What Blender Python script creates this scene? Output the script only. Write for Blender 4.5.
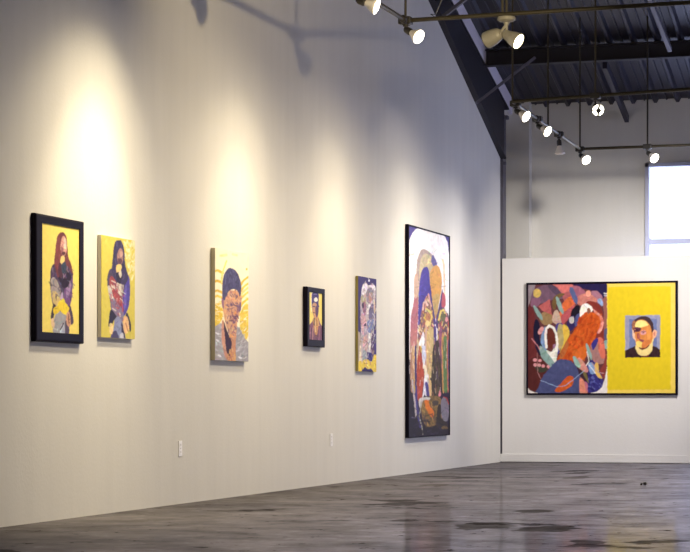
import bpy, bmesh, math, random
import numpy as np
from mathutils import Vector, Matrix

for o in list(bpy.data.objects):
    bpy.data.objects.remove(o, do_unlink=True)
SC = bpy.context.scene
COL = SC.collection
random.seed(7)
RNG = np.random.default_rng(11)

# ------------------------------------------------------------------ camera
F_PX = 2170.0
YAW = math.atan(660.0 / F_PX)
HZ = 396.0
CAM_H = 0.8
cam_d = bpy.data.cameras.new('camera')
cam = bpy.data.objects.new('camera', cam_d)
COL.objects.link(cam)
cam.location = (0, 0, CAM_H)
cam.rotation_euler = (math.radians(90), 0, YAW)
cam_d.sensor_width = 36
cam_d.lens = 36 * F_PX / 690
cam_d.shift_y = (HZ - 276) / 690
cam_d.clip_end = 200
SC.camera = cam

# ------------------------------------------------------------------ world, exposure
w = bpy.data.worlds.new('sky')
SC.world = w
w.use_nodes = True
bg = w.node_tree.nodes['Background']
bg.inputs[0].default_value = (0.62, 0.68, 1.0, 1)
bg.inputs[1].default_value = 4.2
SC.view_settings.view_transform = 'Standard'
SC.view_settings.look = 'None'
SC.view_settings.gamma = 1
SC.view_settings.use_curve_mapping = False
SC.view_settings.exposure = 0.0

# ------------------------------------------------------------------ key numbers of the building
XW = -5.85            # face of the long left wall
YP = 25.7             # face of the partition
YB = 26.35            # face of the back wall
ZPIPE = 3.57
SLOPE = 0.285
def deckz(y):
    return 4.88 - SLOPE * (y - 24.7)
YR = 10.0             # ridge
def roofz(y):
    return deckz(y) if y >= YR else deckz(YR) - SLOPE * (YR - y)

_F = Vector((-math.sin(YAW), math.cos(YAW), 0))
_R = Vector((math.cos(YAW), math.sin(YAW), 0))
_C = Vector((0, 0, CAM_H))
def ray(px, py):
    return _F + _R * ((px - 345) / F_PX) + Vector((0, 0, 1)) * ((HZ - py) / F_PX)
def on_x(px, py, X):
    d = ray(px, py); return _C + d * (X / d.x)
def on_y(px, py, Y):
    d = ray(px, py); return _C + d * (Y / d.y)
def on_z(px, py, Z):
    d = ray(px, py); return _C + d * ((Z - CAM_H) / d.z)

# ------------------------------------------------------------------ lights
WARM = (1.0, 0.84, 0.56)
WARMW = (1.0, 0.88, 0.70)
NEUT = (1.0, 0.93, 0.86)
def spot(name, loc, target, power, deg, blend=1.0, col=WARM, rad=0.05):
    l = bpy.data.lights.new(name, 'SPOT')
    l.energy = power; l.spot_size = math.radians(deg); l.spot_blend = blend
    l.color = col; l.shadow_soft_size = rad
    o = bpy.data.objects.new(name, l); COL.objects.link(o)
    o.location = loc
    o.rotation_euler = (Vector(target) - Vector(loc)).to_track_quat('-Z', 'Y').to_euler()
    return o
def area(name, loc, target, power, sx, sy, col):
    l = bpy.data.lights.new(name, 'AREA'); l.shape = 'RECTANGLE'
    l.size = sx; l.size_y = sy; l.energy = power; l.color = col
    o = bpy.data.objects.new(name, l); COL.objects.link(o)
    o.location = loc
    o.rotation_euler = (Vector(target) - Vector(loc)).to_track_quat('-Z', 'Y').to_euler()
    return o
# daylight fill at the unseen door opening added in the right wall
area('daylight_fill', (8.85, 21.5, 1.35), (-3, 22.0, 0.0), 130, 5.0, 2.4, (0.52, 0.55, 1.0))
# gallery spots aimed at the pictures from the pipe grid: a hot core and the wide spill of each lamp
SPILL = (1.0, 0.84, 0.61)
AMB = (1.0, 0.80, 0.47)
def wall_spot(y, z, target, core, wide, col, scol=SPILL, swide=124, x=-4.7):
    spot('portrait_spot', (x, y, z), target, core * 0.6, 54, 1.0, col, 0.06)
    spot('portrait_spot', (x + 0.15, y, z), target, core * 0.42, 84, 1.0, col, 0.06)
    spot('portrait_spill', (-3.7, y, 3.42), (target[0], target[1], 0.6), wide, swide, 1.0, scol, 0.08)
wall_spot(13.75, 3.85, on_x(80, 330, XW), 520, 170, WARM)
wall_spot(16.6, 3.8, on_x(226, 342, XW), 270, 170, WARM)
wall_spot(19.2, 3.75, on_x(322, 355, XW), 200, 180, WARM)
wall_spot(21.8, 3.70, on_x(396, 360, XW), 200, 190, WARMW, WARMW)
wall_spot(23.9, 3.65, on_x(445, 362, XW), 140, 200, NEUT, NEUT, 104)
spot('diptych_spot', (-2.6, 22.6, 3.6), on_y(600, 335, YP), 820, 68, 1.0, NEUT, 0.05)
# a lamp on the next pipe, hung lower, that throws the pipe shadows on the long wall
spot('low_lamp', (-2.65, 13.15, 3.22), (-5.85, 17.1, 3.9), 290, 80, 1.0, AMB, 0.03)
# unseen wide fill lights added high in the hall for warm ambience
spot('warm_fill', (3.0, 13.0, 5.4), (-5.85, 19.3, 3.4), 290, 62, 1.0, AMB, 0.4)
spot('warm_fill', (2.0, 13.0, 6.8), (-0.5, 14.5, 0.0), 420, 92, 1.0, WARMW, 0.3)

# ------------------------------------------------------------------ colours and materials
def s2l(v):
    v /= 255.0
    return v / 12.92 if v <= 0.04045 else ((v + 0.055) / 1.055) ** 2.4
def C(r, g, b):
    return (s2l(r), s2l(g), s2l(b))
def mat(name, col, rough=0.6, metal=0.0, spec=0.5, noise=0.0, nscale=8.0, bump=0.0, bscale=60.0, emit=None, estr=0):
    m = bpy.data.materials.new(name); m.use_nodes = True
    nt = m.node_tree; b = nt.nodes['Principled BSDF']
    b.inputs['Base Color'].default_value = (*col, 1)
    b.inputs['Roughness'].default_value = rough
    b.inputs['Metallic'].default_value = metal
    b.inputs['Specular IOR Level'].default_value = spec
    tc = nt.nodes.new('ShaderNodeTexCoord')
    if noise > 0:
        n = nt.nodes.new('ShaderNodeTexNoise'); n.inputs['Scale'].default_value = nscale
        n.inputs['Detail'].default_value = 6
        nt.links.new(tc.outputs['Object'], n.inputs['Vector'])
        mx = nt.nodes.new('ShaderNodeMix'); mx.data_type = 'RGBA'
        mx.inputs['A'].default_value = (*[c * (1 - noise) for c in col], 1)
        mx.inputs['B'].default_value = (*[min(1, c * (1 + noise)) for c in col], 1)
        nt.links.new(n.outputs['Fac'], mx.inputs['Factor'])
        nt.links.new(mx.outputs['Result'], b.inputs['Base Color'])
    if bump > 0:
        n2 = nt.nodes.new('ShaderNodeTexNoise'); n2.inputs['Scale'].default_value = bscale
        n2.inputs['Detail'].default_value = 4
        nt.links.new(tc.outputs['Object'], n2.inputs['Vector'])
        bp = nt.nodes.new('ShaderNodeBump'); bp.inputs['Strength'].default_value = bump
        bp.inputs['Distance'].default_value = 0.01
        nt.links.new(n2.outputs['Fac'], bp.inputs['Height'])
        nt.links.new(bp.outputs['Normal'], b.inputs['Normal'])
    if emit:
        b.inputs['Emission Color'].default_value = (*emit, 1)
        b.inputs['Emission Strength'].default_value = estr
    return m

def wall_material(name, col, streak):
    m = mat(name, col, 0.75, spec=0.25, bump=0.12, bscale=45)
    nt = m.node_tree; b = nt.nodes['Principled BSDF']
    tc = nt.nodes.new('ShaderNodeTexCoord')
    mp = nt.nodes.new('ShaderNodeMapping'); mp.inputs['Scale'].default_value = (3, 3, 0.35)
    n = nt.nodes.new('ShaderNodeTexNoise'); n.inputs['Scale'].default_value = 1.6; n.inputs['Detail'].default_value = 8
    n.inputs['Roughness'].default_value = 0.65
    nt.links.new(tc.outputs['Object'], mp.inputs['Vector']); nt.links.new(mp.outputs['Vector'], n.inputs['Vector'])
    mx = nt.nodes.new('ShaderNodeMix'); mx.data_type = 'RGBA'
    mx.inputs['A'].default_value = (*[c * (1 - streak) for c in col], 1)
    mx.inputs['B'].default_value = (*[min(1, c * (1 + streak)) for c in col], 1)
    nt.links.new(n.outputs['Fac'], mx.inputs['Factor'])
    nt.links.new(mx.outputs['Result'], b.inputs['Base Color'])
    return m

M_WALL = wall_material('painted_plaster', (0.70, 0.685, 0.635), 0.07)
M_PART = wall_material('partition_paint', (0.74, 0.73, 0.72), 0.04)
M_TRIM = mat('trim_paint', (0.72, 0.71, 0.69), 0.5)
M_STEEL = mat('dark_steel', C(40, 38, 48), 0.55, 0.2, noise=0.25, nscale=5)
M_COLUMN = mat('column_steel', C(104, 102, 114), 0.55, 0.1, noise=0.2, nscale=5)
M_RAKE = mat('rake_paint', C(222, 218, 230), 0.6)
M_DECK = mat('roof_deck_paint', C(46, 45, 58), 0.45, 0.2, noise=0.18, nscale=2)
M_PIPE = mat('pipe_bronze', C(62, 57, 45), 0.42, 0.4, noise=0.2, nscale=20)
M_BLACK = mat('black_fitting', C(38, 36, 36), 0.45)
M_FRAME = mat('black_frame', C(13, 6, 24), 0.55, spec=0.12, noise=0.15, nscale=12)
M_WHITE = mat('white_fixture', C(128, 125, 116), 0.45)
M_PLATE = mat('outlet_plate', C(244, 242, 238), 0.35)
M_SLOT = mat('outlet_slot', C(150, 145, 136), 0.5)
M_BULB = mat('bulb_glass', C(246, 242, 238), 0.3)
M_LENS = mat('lit_lens', (0.9, 0.9, 0.85), 0.3, emit=(1.0, 0.93, 0.72), estr=14)
M_LENSY = mat('flood_lens', (0.9, 0.9, 0.8), 0.3, emit=(1.0, 0.88, 0.48), estr=7)
M_LENS_OFF = mat('unlit_lens', C(225, 218, 214), 0.25)
M_WFRAME = mat('window_frame_paint', C(196, 200, 222), 0.5)
M_DEBRIS = mat('black_scrap', C(22, 20, 20), 0.7)

def glass_material():
    m = bpy.data.materials.new('window_glass'); m.use_nodes = True
    nt = m.node_tree
    for n in list(nt.nodes): nt.nodes.remove(n)
    out = nt.nodes.new('ShaderNodeOutputMaterial')
    tr = nt.nodes.new('ShaderNodeBsdfTransparent'); tr.inputs[0].default_value = (0.96, 0.98, 1, 1)
    gl = nt.nodes.new('ShaderNodeBsdfGlossy'); gl.inputs['Roughness'].default_value = 0.03
    mx = nt.nodes.new('ShaderNodeMixShader'); mx.inputs[0].default_value = 0.06
    nt.links.new(tr.outputs[0], mx.inputs[1]); nt.links.new(gl.outputs[0], mx.inputs[2])
    nt.links.new(mx.outputs[0], out.inputs[0])
    return m
M_GLASS = glass_material()

STAINS = [(on_z(482, 526, 0).x, on_z(482, 526, 0).y, 0.17, 0.32), (on_z(546, 529, 0).x, on_z(546, 529, 0).y, 0.19, 0.36),
          (on_z(533, 511.5, 0).x, on_z(533, 511.5, 0).y, 0.13, 0.22), (on_z(588, 542, 0).x, on_z(588, 542, 0).y, 0.09, 0.2),
          (on_z(437, 485, 0).x, on_z(437, 485, 0).y, 0.14, 0.22), (on_z(577, 477.5, 0).x, on_z(577, 477.5, 0).y, 0.1, 0.5)]
def floor_material():
    m = bpy.data.materials.new('polished_concrete'); m.use_nodes = True
    nt = m.node_tree; b = nt.nodes['Principled BSDF']
    N = nt.nodes.new; L = nt.links.new
    tc = N('ShaderNodeTexCoord')
    def noise(scale, detail=6, rough=0.6, sc=(1, 1, 1)):
        mp = N('ShaderNodeMapping'); mp.inputs['Scale'].default_value = sc
        n = N('ShaderNodeTexNoise'); n.inputs['Scale'].default_value = scale
        n.inputs['Detail'].default_value = detail; n.inputs['Roughness'].default_value = rough
        L(tc.outputs['Object'], mp.inputs['Vector']); L(mp.outputs['Vector'], n.inputs['Vector'])
        return n.outputs['Fac']
    def ramp(fac, stops):
        r = N('ShaderNodeValToRGB')
        e = r.color_ramp.elements
        e[0].position, e[0].color = stops[0][0], (*stops[0][1], 1)
        e[1].position, e[1].color = stops[-1][0], (*stops[-1][1], 1)
        for p, c in stops[1:-1]:
            k = e.new(p); k.color = (*c, 1)
        L(fac, r.inputs['Fac']); return r.outputs['Color']
    base = ramp(noise(1.1, 8, 0.62), [(0.32, (0.066, 0.061, 0.062)), (0.5, (0.112, 0.103, 0.103)), (0.68, (0.16, 0.149, 0.149))])
    # worn-through dark patches and thin scuffs
    patch = ramp(noise(0.85, 9, 0.55), [(0.615, (1, 1, 1)), (0.635, (0.33, 0.33, 0.33))])
    scuff = ramp(noise(7.0, 6, 0.7, (1, 0.7, 1)), [(0.34, (1.35, 1.35, 1.35)), (0.44, (1, 1, 1)), (0.615, (0.95, 0.95, 0.95)), (0.645, (0.2, 0.2, 0.2))])
    m1 = N('ShaderNodeMix'); m1.data_type = 'RGBA'; m1.blend_type = 'MULTIPLY'; m1.inputs['Factor'].default_value = 0.85
    L(base, m1.inputs['A']); L(patch, m1.inputs['B'])
    m2 = N('ShaderNodeMix'); m2.data_type = 'RGBA'; m2.blend_type = 'MULTIPLY'; m2.inputs['Factor'].default_value = 0.8
    L(m1.outputs['Result'], m2.inputs['A']); L(scuff, m2.inputs['B'])
    # a few large dark stains where the polish has gone
    stain = None
    wob = N('ShaderNodeTexNoise'); wob.inputs['Scale'].default_value = 4; wob.inputs['Detail'].default_value = 6
    L(tc.outputs['Object'], wob.inputs['Vector'])
    for cx, cy, rx, ry in STAINS:
        mp = N('ShaderNodeMapping'); mp.vector_type = 'POINT'
        mp.inputs['Location'].default_value = (-cx / rx, -cy / ry, 0); mp.inputs['Scale'].default_value = (1 / rx, 1 / ry, 0)
        L(tc.outputs['Object'], mp.inputs['Vector'])
        ad = N('ShaderNodeVectorMath'); ad.operation = 'MULTIPLY_ADD'
        L(wob.outputs['Color'], ad.inputs[0]); ad.inputs[1].default_value = (2.2, 2.2, 0)
        sb = N('ShaderNodeVectorMath'); sb.operation = 'SUBTRACT'; sb.inputs[1].default_value = (1.1, 1.1, 0)
        L(mp.outputs['Vector'], ad.inputs[2]); L(ad.outputs[0], sb.inputs[0])
        ln_ = N('ShaderNodeVectorMath'); ln_.operation = 'LENGTH'; L(sb.outputs[0], ln_.inputs[0])
        sr = N('ShaderNodeMapRange'); L(ln_.outputs['Value'], sr.inputs['Value'])
        sr.inputs['From Min'].default_value = 0.9; sr.inputs['From Max'].default_value = 1.05
        sr.inputs['To Min'].default_value = 0.25; sr.inputs['To Max'].default_value = 1.0
        if stain is None: stain = sr.outputs['Result']
        else:
            k = N('ShaderNodeMath'); k.operation = 'MINIMUM'; L(stain, k.inputs[0]); L(sr.outputs['Result'], k.inputs[1]); stain = k.outputs[0]
    # waxed concrete: matt body and a worn polish
    for n in (b,): nt.nodes.remove(n)
    out = nt.nodes['Material Output']
    df = N('ShaderNodeBsdfDiffuse'); gl = N('ShaderNodeBsdfGlossy'); mx = N('ShaderNodeMixShader')
    L(m2.outputs['Result'], df.inputs['Color'])
    gl.inputs['Color'].default_value = (0.86, 0.85, 1.0, 1)
    rr = N('ShaderNodeMapRange'); rr.inputs['From Min'].default_value = 0.3; rr.inputs['From Max'].default_value = 0.7
    rr.inputs['To Min'].default_value = 0.03; rr.inputs['To Max'].default_value = 0.13
    L(noise(3.4, 9, 0.7), rr.inputs['Value']); L(rr.outputs['Result'], gl.inputs['Roughness'])
    bp = N('ShaderNodeBump'); bp.inputs['Strength'].default_value = 0.04; bp.inputs['Distance'].default_value = 0.02
    L(noise(6, 9, 0.7), bp.inputs['Height']); L(bp.outputs['Normal'], gl.inputs['Normal']); L(bp.outputs['Normal'], df.inputs['Normal'])
    sx = N('ShaderNodeSeparateXYZ'); L(tc.outputs['Object'], sx.inputs[0])
    gr = N('ShaderNodeMapRange'); L(sx.outputs['X'], gr.inputs['Value'])  # sheen put in: gloss graded up from the long wall to brighten reflections
    gr.inputs['From Min'].default_value = -5.6; gr.inputs['From Max'].default_value = -2.2
    gr.inputs['To Min'].default_value = 0.10; gr.inputs['To Max'].default_value = 0.62
    wr = N('ShaderNodeMapRange'); L(noise(2.2, 10, 0.72), wr.inputs['Value'])
    wr.inputs['From Min'].default_value = 0.33; wr.inputs['From Max'].default_value = 0.67
    wr.inputs['To Min'].default_value = 0.45; wr.inputs['To Max'].default_value = 1.35
    def mul(p, q):
        k = N('ShaderNodeMath'); k.operation = 'MULTIPLY'; L(p, k.inputs[0]); L(q, k.inputs[1]); return k.outputs[0]
    f1 = mul(gr.outputs['Result'], wr.outputs['Result'])
    f2 = mul(f1, patch); f3 = mul(mul(f2, scuff), stain)
    g2 = N('ShaderNodeBsdfGlossy'); g2.inputs['Roughness'].default_value = 0.42; g2.inputs['Color'].default_value = (0.88, 0.87, 1.0, 1)
    L(bp.outputs['Normal'], g2.inputs['Normal'])
    gm = N('ShaderNodeMixShader'); gm.inputs['Fac'].default_value = 0.5
    L(gl.outputs[0], gm.inputs[1]); L(g2.outputs[0], gm.inputs[2])
    L(f3, mx.inputs['Fac']); L(df.outputs[0], mx.inputs[1]); L(gm.outputs[0], mx.inputs[2])
    L(mx.outputs[0], out.inputs['Surface'])
    return m
M_FLOOR = floor_material()

def art_material():
    m = bpy.data.materials.new('oil_paint'); m.use_nodes = True
    nt = m.node_tree; b = nt.nodes['Principled BSDF']
    a = nt.nodes.new('ShaderNodeAttribute'); a.attribute_name = 'paint'
    nt.links.new(a.outputs['Color'], b.inputs['Base Color'])
    b.inputs['Roughness'].default_value = 0.55
    b.inputs['Specular IOR Level'].default_value = 0.15
    tc = nt.nodes.new('ShaderNodeTexCoord')
    n = nt.nodes.new('ShaderNodeTexNoise'); n.inputs['Scale'].default_value = 90
    nt.links.new(tc.outputs['Object'], n.inputs['Vector'])
    bp = nt.nodes.new('ShaderNodeBump'); bp.inputs['Strength'].default_value = 0.15; bp.inputs['Distance'].default_value = 0.004
    nt.links.new(n.outputs['Fac'], bp.inputs['Height']); nt.links.new(bp.outputs['Normal'], b.inputs['Normal'])
    return m
M_ART = art_material()

# ------------------------------------------------------------------ mesh helpers
def link_mesh(name, bm, m, parent=None, smooth=False):
    me = bpy.data.meshes.new(name)
    bmesh.ops.recalc_face_normals(bm, faces=bm.faces)
    bm.to_mesh(me); bm.free()
    if smooth:
        for p in me.polygons: p.use_smooth = True
    me.materials.append(m)
    o = bpy.data.objects.new(name, me); COL.objects.link(o)
    if parent is not None:
        o.parent = parent
        o.matrix_parent_inverse = Matrix.Translation(-Vector(parent.location))
    return o
def NB(): return bmesh.new()
def add_box(bm, x0, x1, y0, y1, z0, z1, bev=0.0):
    r = bmesh.ops.create_cube(bm, size=1)
    vs = r['verts']
    for v in vs:
        v.co = Vector(((x0 + x1) / 2 + v.co.x * (x1 - x0), (y0 + y1) / 2 + v.co.y * (y1 - y0), (z0 + z1) / 2 + v.co.z * (z1 - z0)))
    if bev > 0:
        es = list({e for v in vs for e in v.link_edges})
        bmesh.ops.bevel(bm, geom=es, offset=bev, segments=3, affect='EDGES', profile=0.5)
def add_prism(bm, pts, axis, a, b):
    """extrude a polygon (two coords) along axis from a to b"""
    def mk(p, q):
        if axis == 'x': return (q, p[0], p[1])
        if axis == 'y': return (p[0], q, p[1])
        return (p[0], p[1], q)
    A = [bm.verts.new(mk(p, a)) for p in pts]
    B = [bm.verts.new(mk(p, b)) for p in pts]
    bm.faces.new(A); bm.faces.new(B[::-1])
    n = len(pts)
    for i in range(n):
        bm.faces.new((A[i], A[(i + 1) % n], B[(i + 1) % n], B[i]))
def add_lathe(bm, prof, origin, direction, seg=20):
    """prof: list of (radius, distance along direction)"""
    q = Vector(direction).to_track_quat('Z', 'Y').to_matrix()
    o = Vector(origin)
    rings = []
    for r, h in prof:
        if r < 1e-6:
            rings.append([bm.verts.new(o + q @ Vector((0, 0, h)))])
        else:
            rings.append([bm.verts.new(o + q @ Vector((r * math.cos(2 * math.pi * k / seg), r * math.sin(2 * math.pi * k / seg), h))) for k in range(seg)])
    for A, B in zip(rings, rings[1:]):
        for k in range(seg):
            k2 = (k + 1) % seg
            if len(A) == 1 and len(B) == 1: continue
            if len(A) == 1: bm.faces.new((A[0], B[k], B[k2]))
            elif len(B) == 1: bm.faces.new((A[k], A[k2], B[0]))
            else: bm.faces.new((A[k], A[k2], B[k2], B[k]))
def add_tube(bm, a, b, r, seg=12):
    a = Vector(a); b = Vector(b); L_ = (b - a).length
    add_lathe(bm, [(0, 0), (r, 0), (r, L_), (0, L_)], a, b - a, seg)
def add_bar(bm, a, b, w_, h_):
    """rectangular bar between two points (w horizontal, h in the other direction)"""
    a = Vector(a); b = Vector(b); d = (b - a).normalized()
    s = d.cross(Vector((0, 0, 1)))
    if s.length < 1e-4: s = Vector((1, 0, 0))
    s.normalize(); u = s.cross(d)
    vs = []
    for p in (a, b):
        vs.append([bm.verts.new(p + s * (i * w_ / 2) + u * (j * h_ / 2)) for i, j in ((-1, -1), (1, -1), (1, 1), (-1, 1))])
    A, B = vs
    bm.faces.new(A); bm.faces.new(B[::-1])
    for k in range(4):
        bm.faces.new((A[k], A[(k + 1) % 4], B[(k + 1) % 4], B[k]))
def thing(name, label, cat, loc, group=None):
    o = bpy.data.objects.new(name, None); COL.objects.link(o)
    o.empty_display_size = 0.1
    o.location = loc; o['label'] = label; o['category'] = cat
    if group: o['group'] = group
    return o
def tag(o, label, cat, group=None):
    o['label'] = label; o['category'] = cat
    if group: o['group'] = group
    return o
def struct(name, bm, m, parent=None):
    o = link_mesh(name, bm, m, parent)
    if parent is None: o['kind'] = 'structure'
    return o

# ------------------------------------------------------------------ the setting
X1, Y0 = 9.0, -4.0
b = NB(); add_box(b, XW - 0.4, X1 + 0.2, Y0 - 0.2, YB + 0.3, -0.2, 0.0)
struct('floor', b, M_FLOOR)

RAF_X0, RAF_X1 = -5.95, -5.79
RAF_TOP, RAF_DEP = 0.22, 0.47
def raf_bot(y): return min(roofz(y) - 0.47, 4.205 - 0.385 * (y - 24.33)) if y > YR else roofz(y) - 0.47   # tapered, deep at the eave
YT = 21.22
b = NB()
add_prism(b, [(Y0, 0), (YP, 0), (YP, raf_bot(YP)), (YT, raf_bot(YT)), (YR, raf_bot(YR)), (Y0, raf_bot(Y0))], 'x', XW - 0.1, XW)
struct('wall_left', b, M_WALL)

# back wall with a shallow corner pier and a window opening lengthened for daylight
WX0, WX1 = on_y(645.5, 200, YB).x, -0.4
WZ1 = on_y(645, 163.5, YB).z
WZ0 = 0.06  # unseen lower part added so daylight reaches the floor
b = NB()
zt = deckz(YB) + 0.02
add_box(b, XW - 0.3, WX0, YB, YB + 0.2, 0, zt)
add_box(b, WX1, X1, YB, YB + 0.2, 0, zt)
add_box(b, WX0, WX1, YB, YB + 0.2, WZ1, zt)
add_box(b, WX0, WX1, YB, YB + 0.2, 0, WZ0)
struct('wall_back', b, M_WALL)
px_ = on_y(529.3, 200, YB - 0.14).x
b = NB(); add_box(b, XW - 0.3, px_, YB - 0.14, YB, 0, deckz(YB - 0.14) - 0.01)
struct('trim_1', b, M_WALL)

b = NB(); add_box(b, XW - 0.22, XW - 0.102, 25.5, YB + 0.2, 0, deckz(YB) - 0.0)
struct('trim_12', b, M_WALL)

# right wall, with an unseen wide door opening added to let daylight in
b = NB()
zr = 2.6
add_box(b, X1, X1 + 0.2, Y0, 20.5, 0, zr)
add_box(b, X1, X1 + 0.2, 24.0, YB, 0, zr)
add_prism(b, [(Y0, zr), (YB, zr), (YB, roofz(YB)), (YR, roofz(YR)), (Y0, roofz(Y0))], 'x', X1, X1 + 0.2)
struct('wall_right', b, M_WALL)
b = NB(); add_box(b, XW - 0.1, X1, Y0 - 0.2, Y0, 0, roofz(Y0))
struct('wall_front', b, M_WALL)

# partition and its baseboard
PZ = 2.465
b = NB(); PX1 = -3.36  # ends just out of view to let window light onto the floor
add_box(b, XW + 0.022, PX1, YP, YP + 0.13, 0, PZ, 0.006)
struct('wall_partition', b, M_PART)
b = NB(); add_box(b, XW + 0.002, PX1, YP - 0.016, YP, 0.006, 0.10, 0.004)
struct('baseboard_back', b, M_PART)

# ribbed steel roof deck
def deck(ya, yb, name):
    b = NB()
    pitch, x = 0.27, XW - 0.15
    prof = [(x - 0.05, 0.0)]
    while x < X1 + 0.2:
        prof += [(x, 0), (x + 0.025, -0.045), (x + 0.06, -0.045), (x + 0.085, 0),
                 (x + 0.165, 0), (x + 0.172, -0.014), (x + 0.186, -0.014), (x + 0.193, 0)]
        x += pitch
    prof.append((x, 0))
    low, up = [], []
    for yy in (ya, yb):
        low.append([b.verts.new((p[0], yy, roofz(yy) + p[1])) for p in prof])
        up.append([b.verts.new((p[0], yy, roofz(yy) + 0.05)) for p in (prof[0], prof[-1])])
    for i in range(len(prof) - 1):
        b.faces.new((low[0][i], low[0][i + 1], low[1][i + 1], low[1][i]))
    b.faces.new((up[0][0], up[0][1], up[1][1], up[1][0]))
    return struct(name, b, M_DECK)
deck(YB + 0.12, YR, 'ceiling')
deck(YR, Y0 - 0.1, 'ceiling_front')

# steel frame: rafter, column, purlins, struts, braces
b = NB()
def slope_prism(bm, ya, yb, top0, top1, xa, xb):
    add_prism(bm, [(ya, roofz(ya) - top0), (yb, roofz(yb) - top0), (yb, roofz(yb) - top1), (ya, roofz(ya) - top1)], 'x', xa, xb)
YC = 25.72
slope_prism(b, YC + 0.2, YR, RAF_TOP, RAF_TOP + 0.02, RAF_X0, RAF_X1)
for ya, yb_ in ((YC, YT), (YT, YR)):
    za, zb = raf_bot(ya), raf_bot(yb_)
    add_prism(b, [(ya, za), (yb_, zb), (yb_, zb + 0.02), (ya, za + 0.02)], 'x', RAF_X0, RAF_X1 + 0.01)
    add_prism(b, [(ya, za + 0.02), (yb_, zb + 0.02), (yb_, roofz(yb_) - RAF_TOP - 0.02), (ya, roofz(ya) - RAF_TOP - 0.02)], 'x', -5.86, RAF_X1 - 0.015)
o = struct('trim_2', b, M_STEEL)
o['label'] = 'dark steel rafter running down the top of the left wall'
b = NB()
zc = deckz(26.0) - 0.30
COL_X1 = -5.818
add_box(b, RAF_X0, COL_X1, YC, YC + 0.02, 0, zc)
add_box(b, RAF_X0, -5.895, YC + 0.34, YC + 0.36, 0, zc)
add_box(b, -5.88, -5.86, YC + 0.02, YC + 0.34, 0, zc)
for k in range(7):                                   # bolted haunch plate
    z = 4.20 - k * 0.085
    add_lathe(b, [(0, -0.03), (0.017, -0.03), (0.017, 0.012), (0, 0.012)], (COL_X1 + 0.004, YC - 0.01, z), (1, -0.4, 0), 6)
add_box(b, RAF_X0, COL_X1 + 0.035, YC - 0.012, YC + 0.02, 3.60, 3.64)
add_box(b, RAF_X0, COL_X1 + 0.05, YC - 0.02, YC + 0.1, 4.16, 4.2)
o = struct('trim_3', b, M_COLUMN)
# rake closure between rafter and deck
b = NB()
slope_prism(b, 26.1, YR, 0.03, RAF_TOP, -5.83, RAF_X1 + 0.0)
struct('trim_4', b, M_RAKE)

def purlin(y, n):
    b = NB()
    z1 = deckz(y) - 0.047
    z0 = deckz(y) - 0.235
    xa, xb = RAF_X1 - 0.03, X1
    add_box(b, xa, xb, y - 0.008, y + 0.008, z0, z1)
    add_box(b, xa, xb, y - 0.07, y + 0.07, z0, z0 + 0.014)
    add_box(b, xa, xb, y - 0.07, y + 0.05, z1 - 0.014, z1)
    return struct('trim_%d' % n, b, M_STEEL)
purlin(24.7, 5)
purlin(22.5, 6)
purlin(20.3, 7)

# slope-wise struts under the deck
b = NB()
p1 = on_y(627, 119, YB - 0.02)
off = deckz(p1.y) - p1.z
y2 = 24.8
add_bar(b, p1, (p1.x, y2, deckz(y2) - off), 0.05, 0.09)
struct('trim_8', b, M_DECK)
b = NB()
p1 = on_y(670, 50, 24.45); off = deckz(p1.y) - p1.z
add_bar(b, p1, (p1.x - 0.05, 22.4, deckz(22.4) - off), 0.045, 0.05)
struct('trim_9', b, M_COLUMN)
# flange braces from rafter to purlin
b = NB()
add_bar(b, on_x(476.5, 103, RAF_X1 + 0.01), on_y(535, 57.5, 24.6), 0.03, 0.03)
struct('trim_10', b, M_COLUMN)
b = NB()
p = on_x(442.5, 17, RAF_X1 + 0.01)
add_bar(b, p, (p.x + 0.6, 22.5, deckz(22.5) - 0.25), 0.035, 0.035)
struct('trim_11', b, M_COLUMN)

# window, its glazing below and right of view added for daylight
win = bpy.data.objects.new('window_1', None); COL.objects.link(win)
win.location = (WX0, YB, WZ0); win['kind'] = 'structure'
b = NB()
fw = 0.045
ya, yb = YB - 0.03, YB + 0.12
add_box(b, WX0, WX0 + fw, ya, yb, WZ0, WZ1)
add_box(b, WX1 - fw, WX1, ya, yb, WZ0, WZ1)
add_box(b, WX0, WX1, ya, yb, WZ1 - 0.045, WZ1)
add_box(b, WX0, WX1, ya, yb, WZ0, WZ0 + 0.05)
zm = on_y(660, 241.5, YB).z
add_box(b, WX0 + fw, WX1 - fw, ya + 0.02, yb, zm - 0.03, zm + 0.03)
add_box(b, (WX0 + WX1) / 2 - 0.03, (WX0 + WX1) / 2 + 0.03, ya + 0.02, yb, WZ0, WZ1)
o = link_mesh('window_frame', b, M_WFRAME, win)
b = NB(); add_box(b, WX0 + 0.02, WX1 - 0.02, YB + 0.05, YB + 0.056, WZ0 + 0.02, WZ1 - 0.02)
link_mesh('pane', b, M_GLASS, win)

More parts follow.
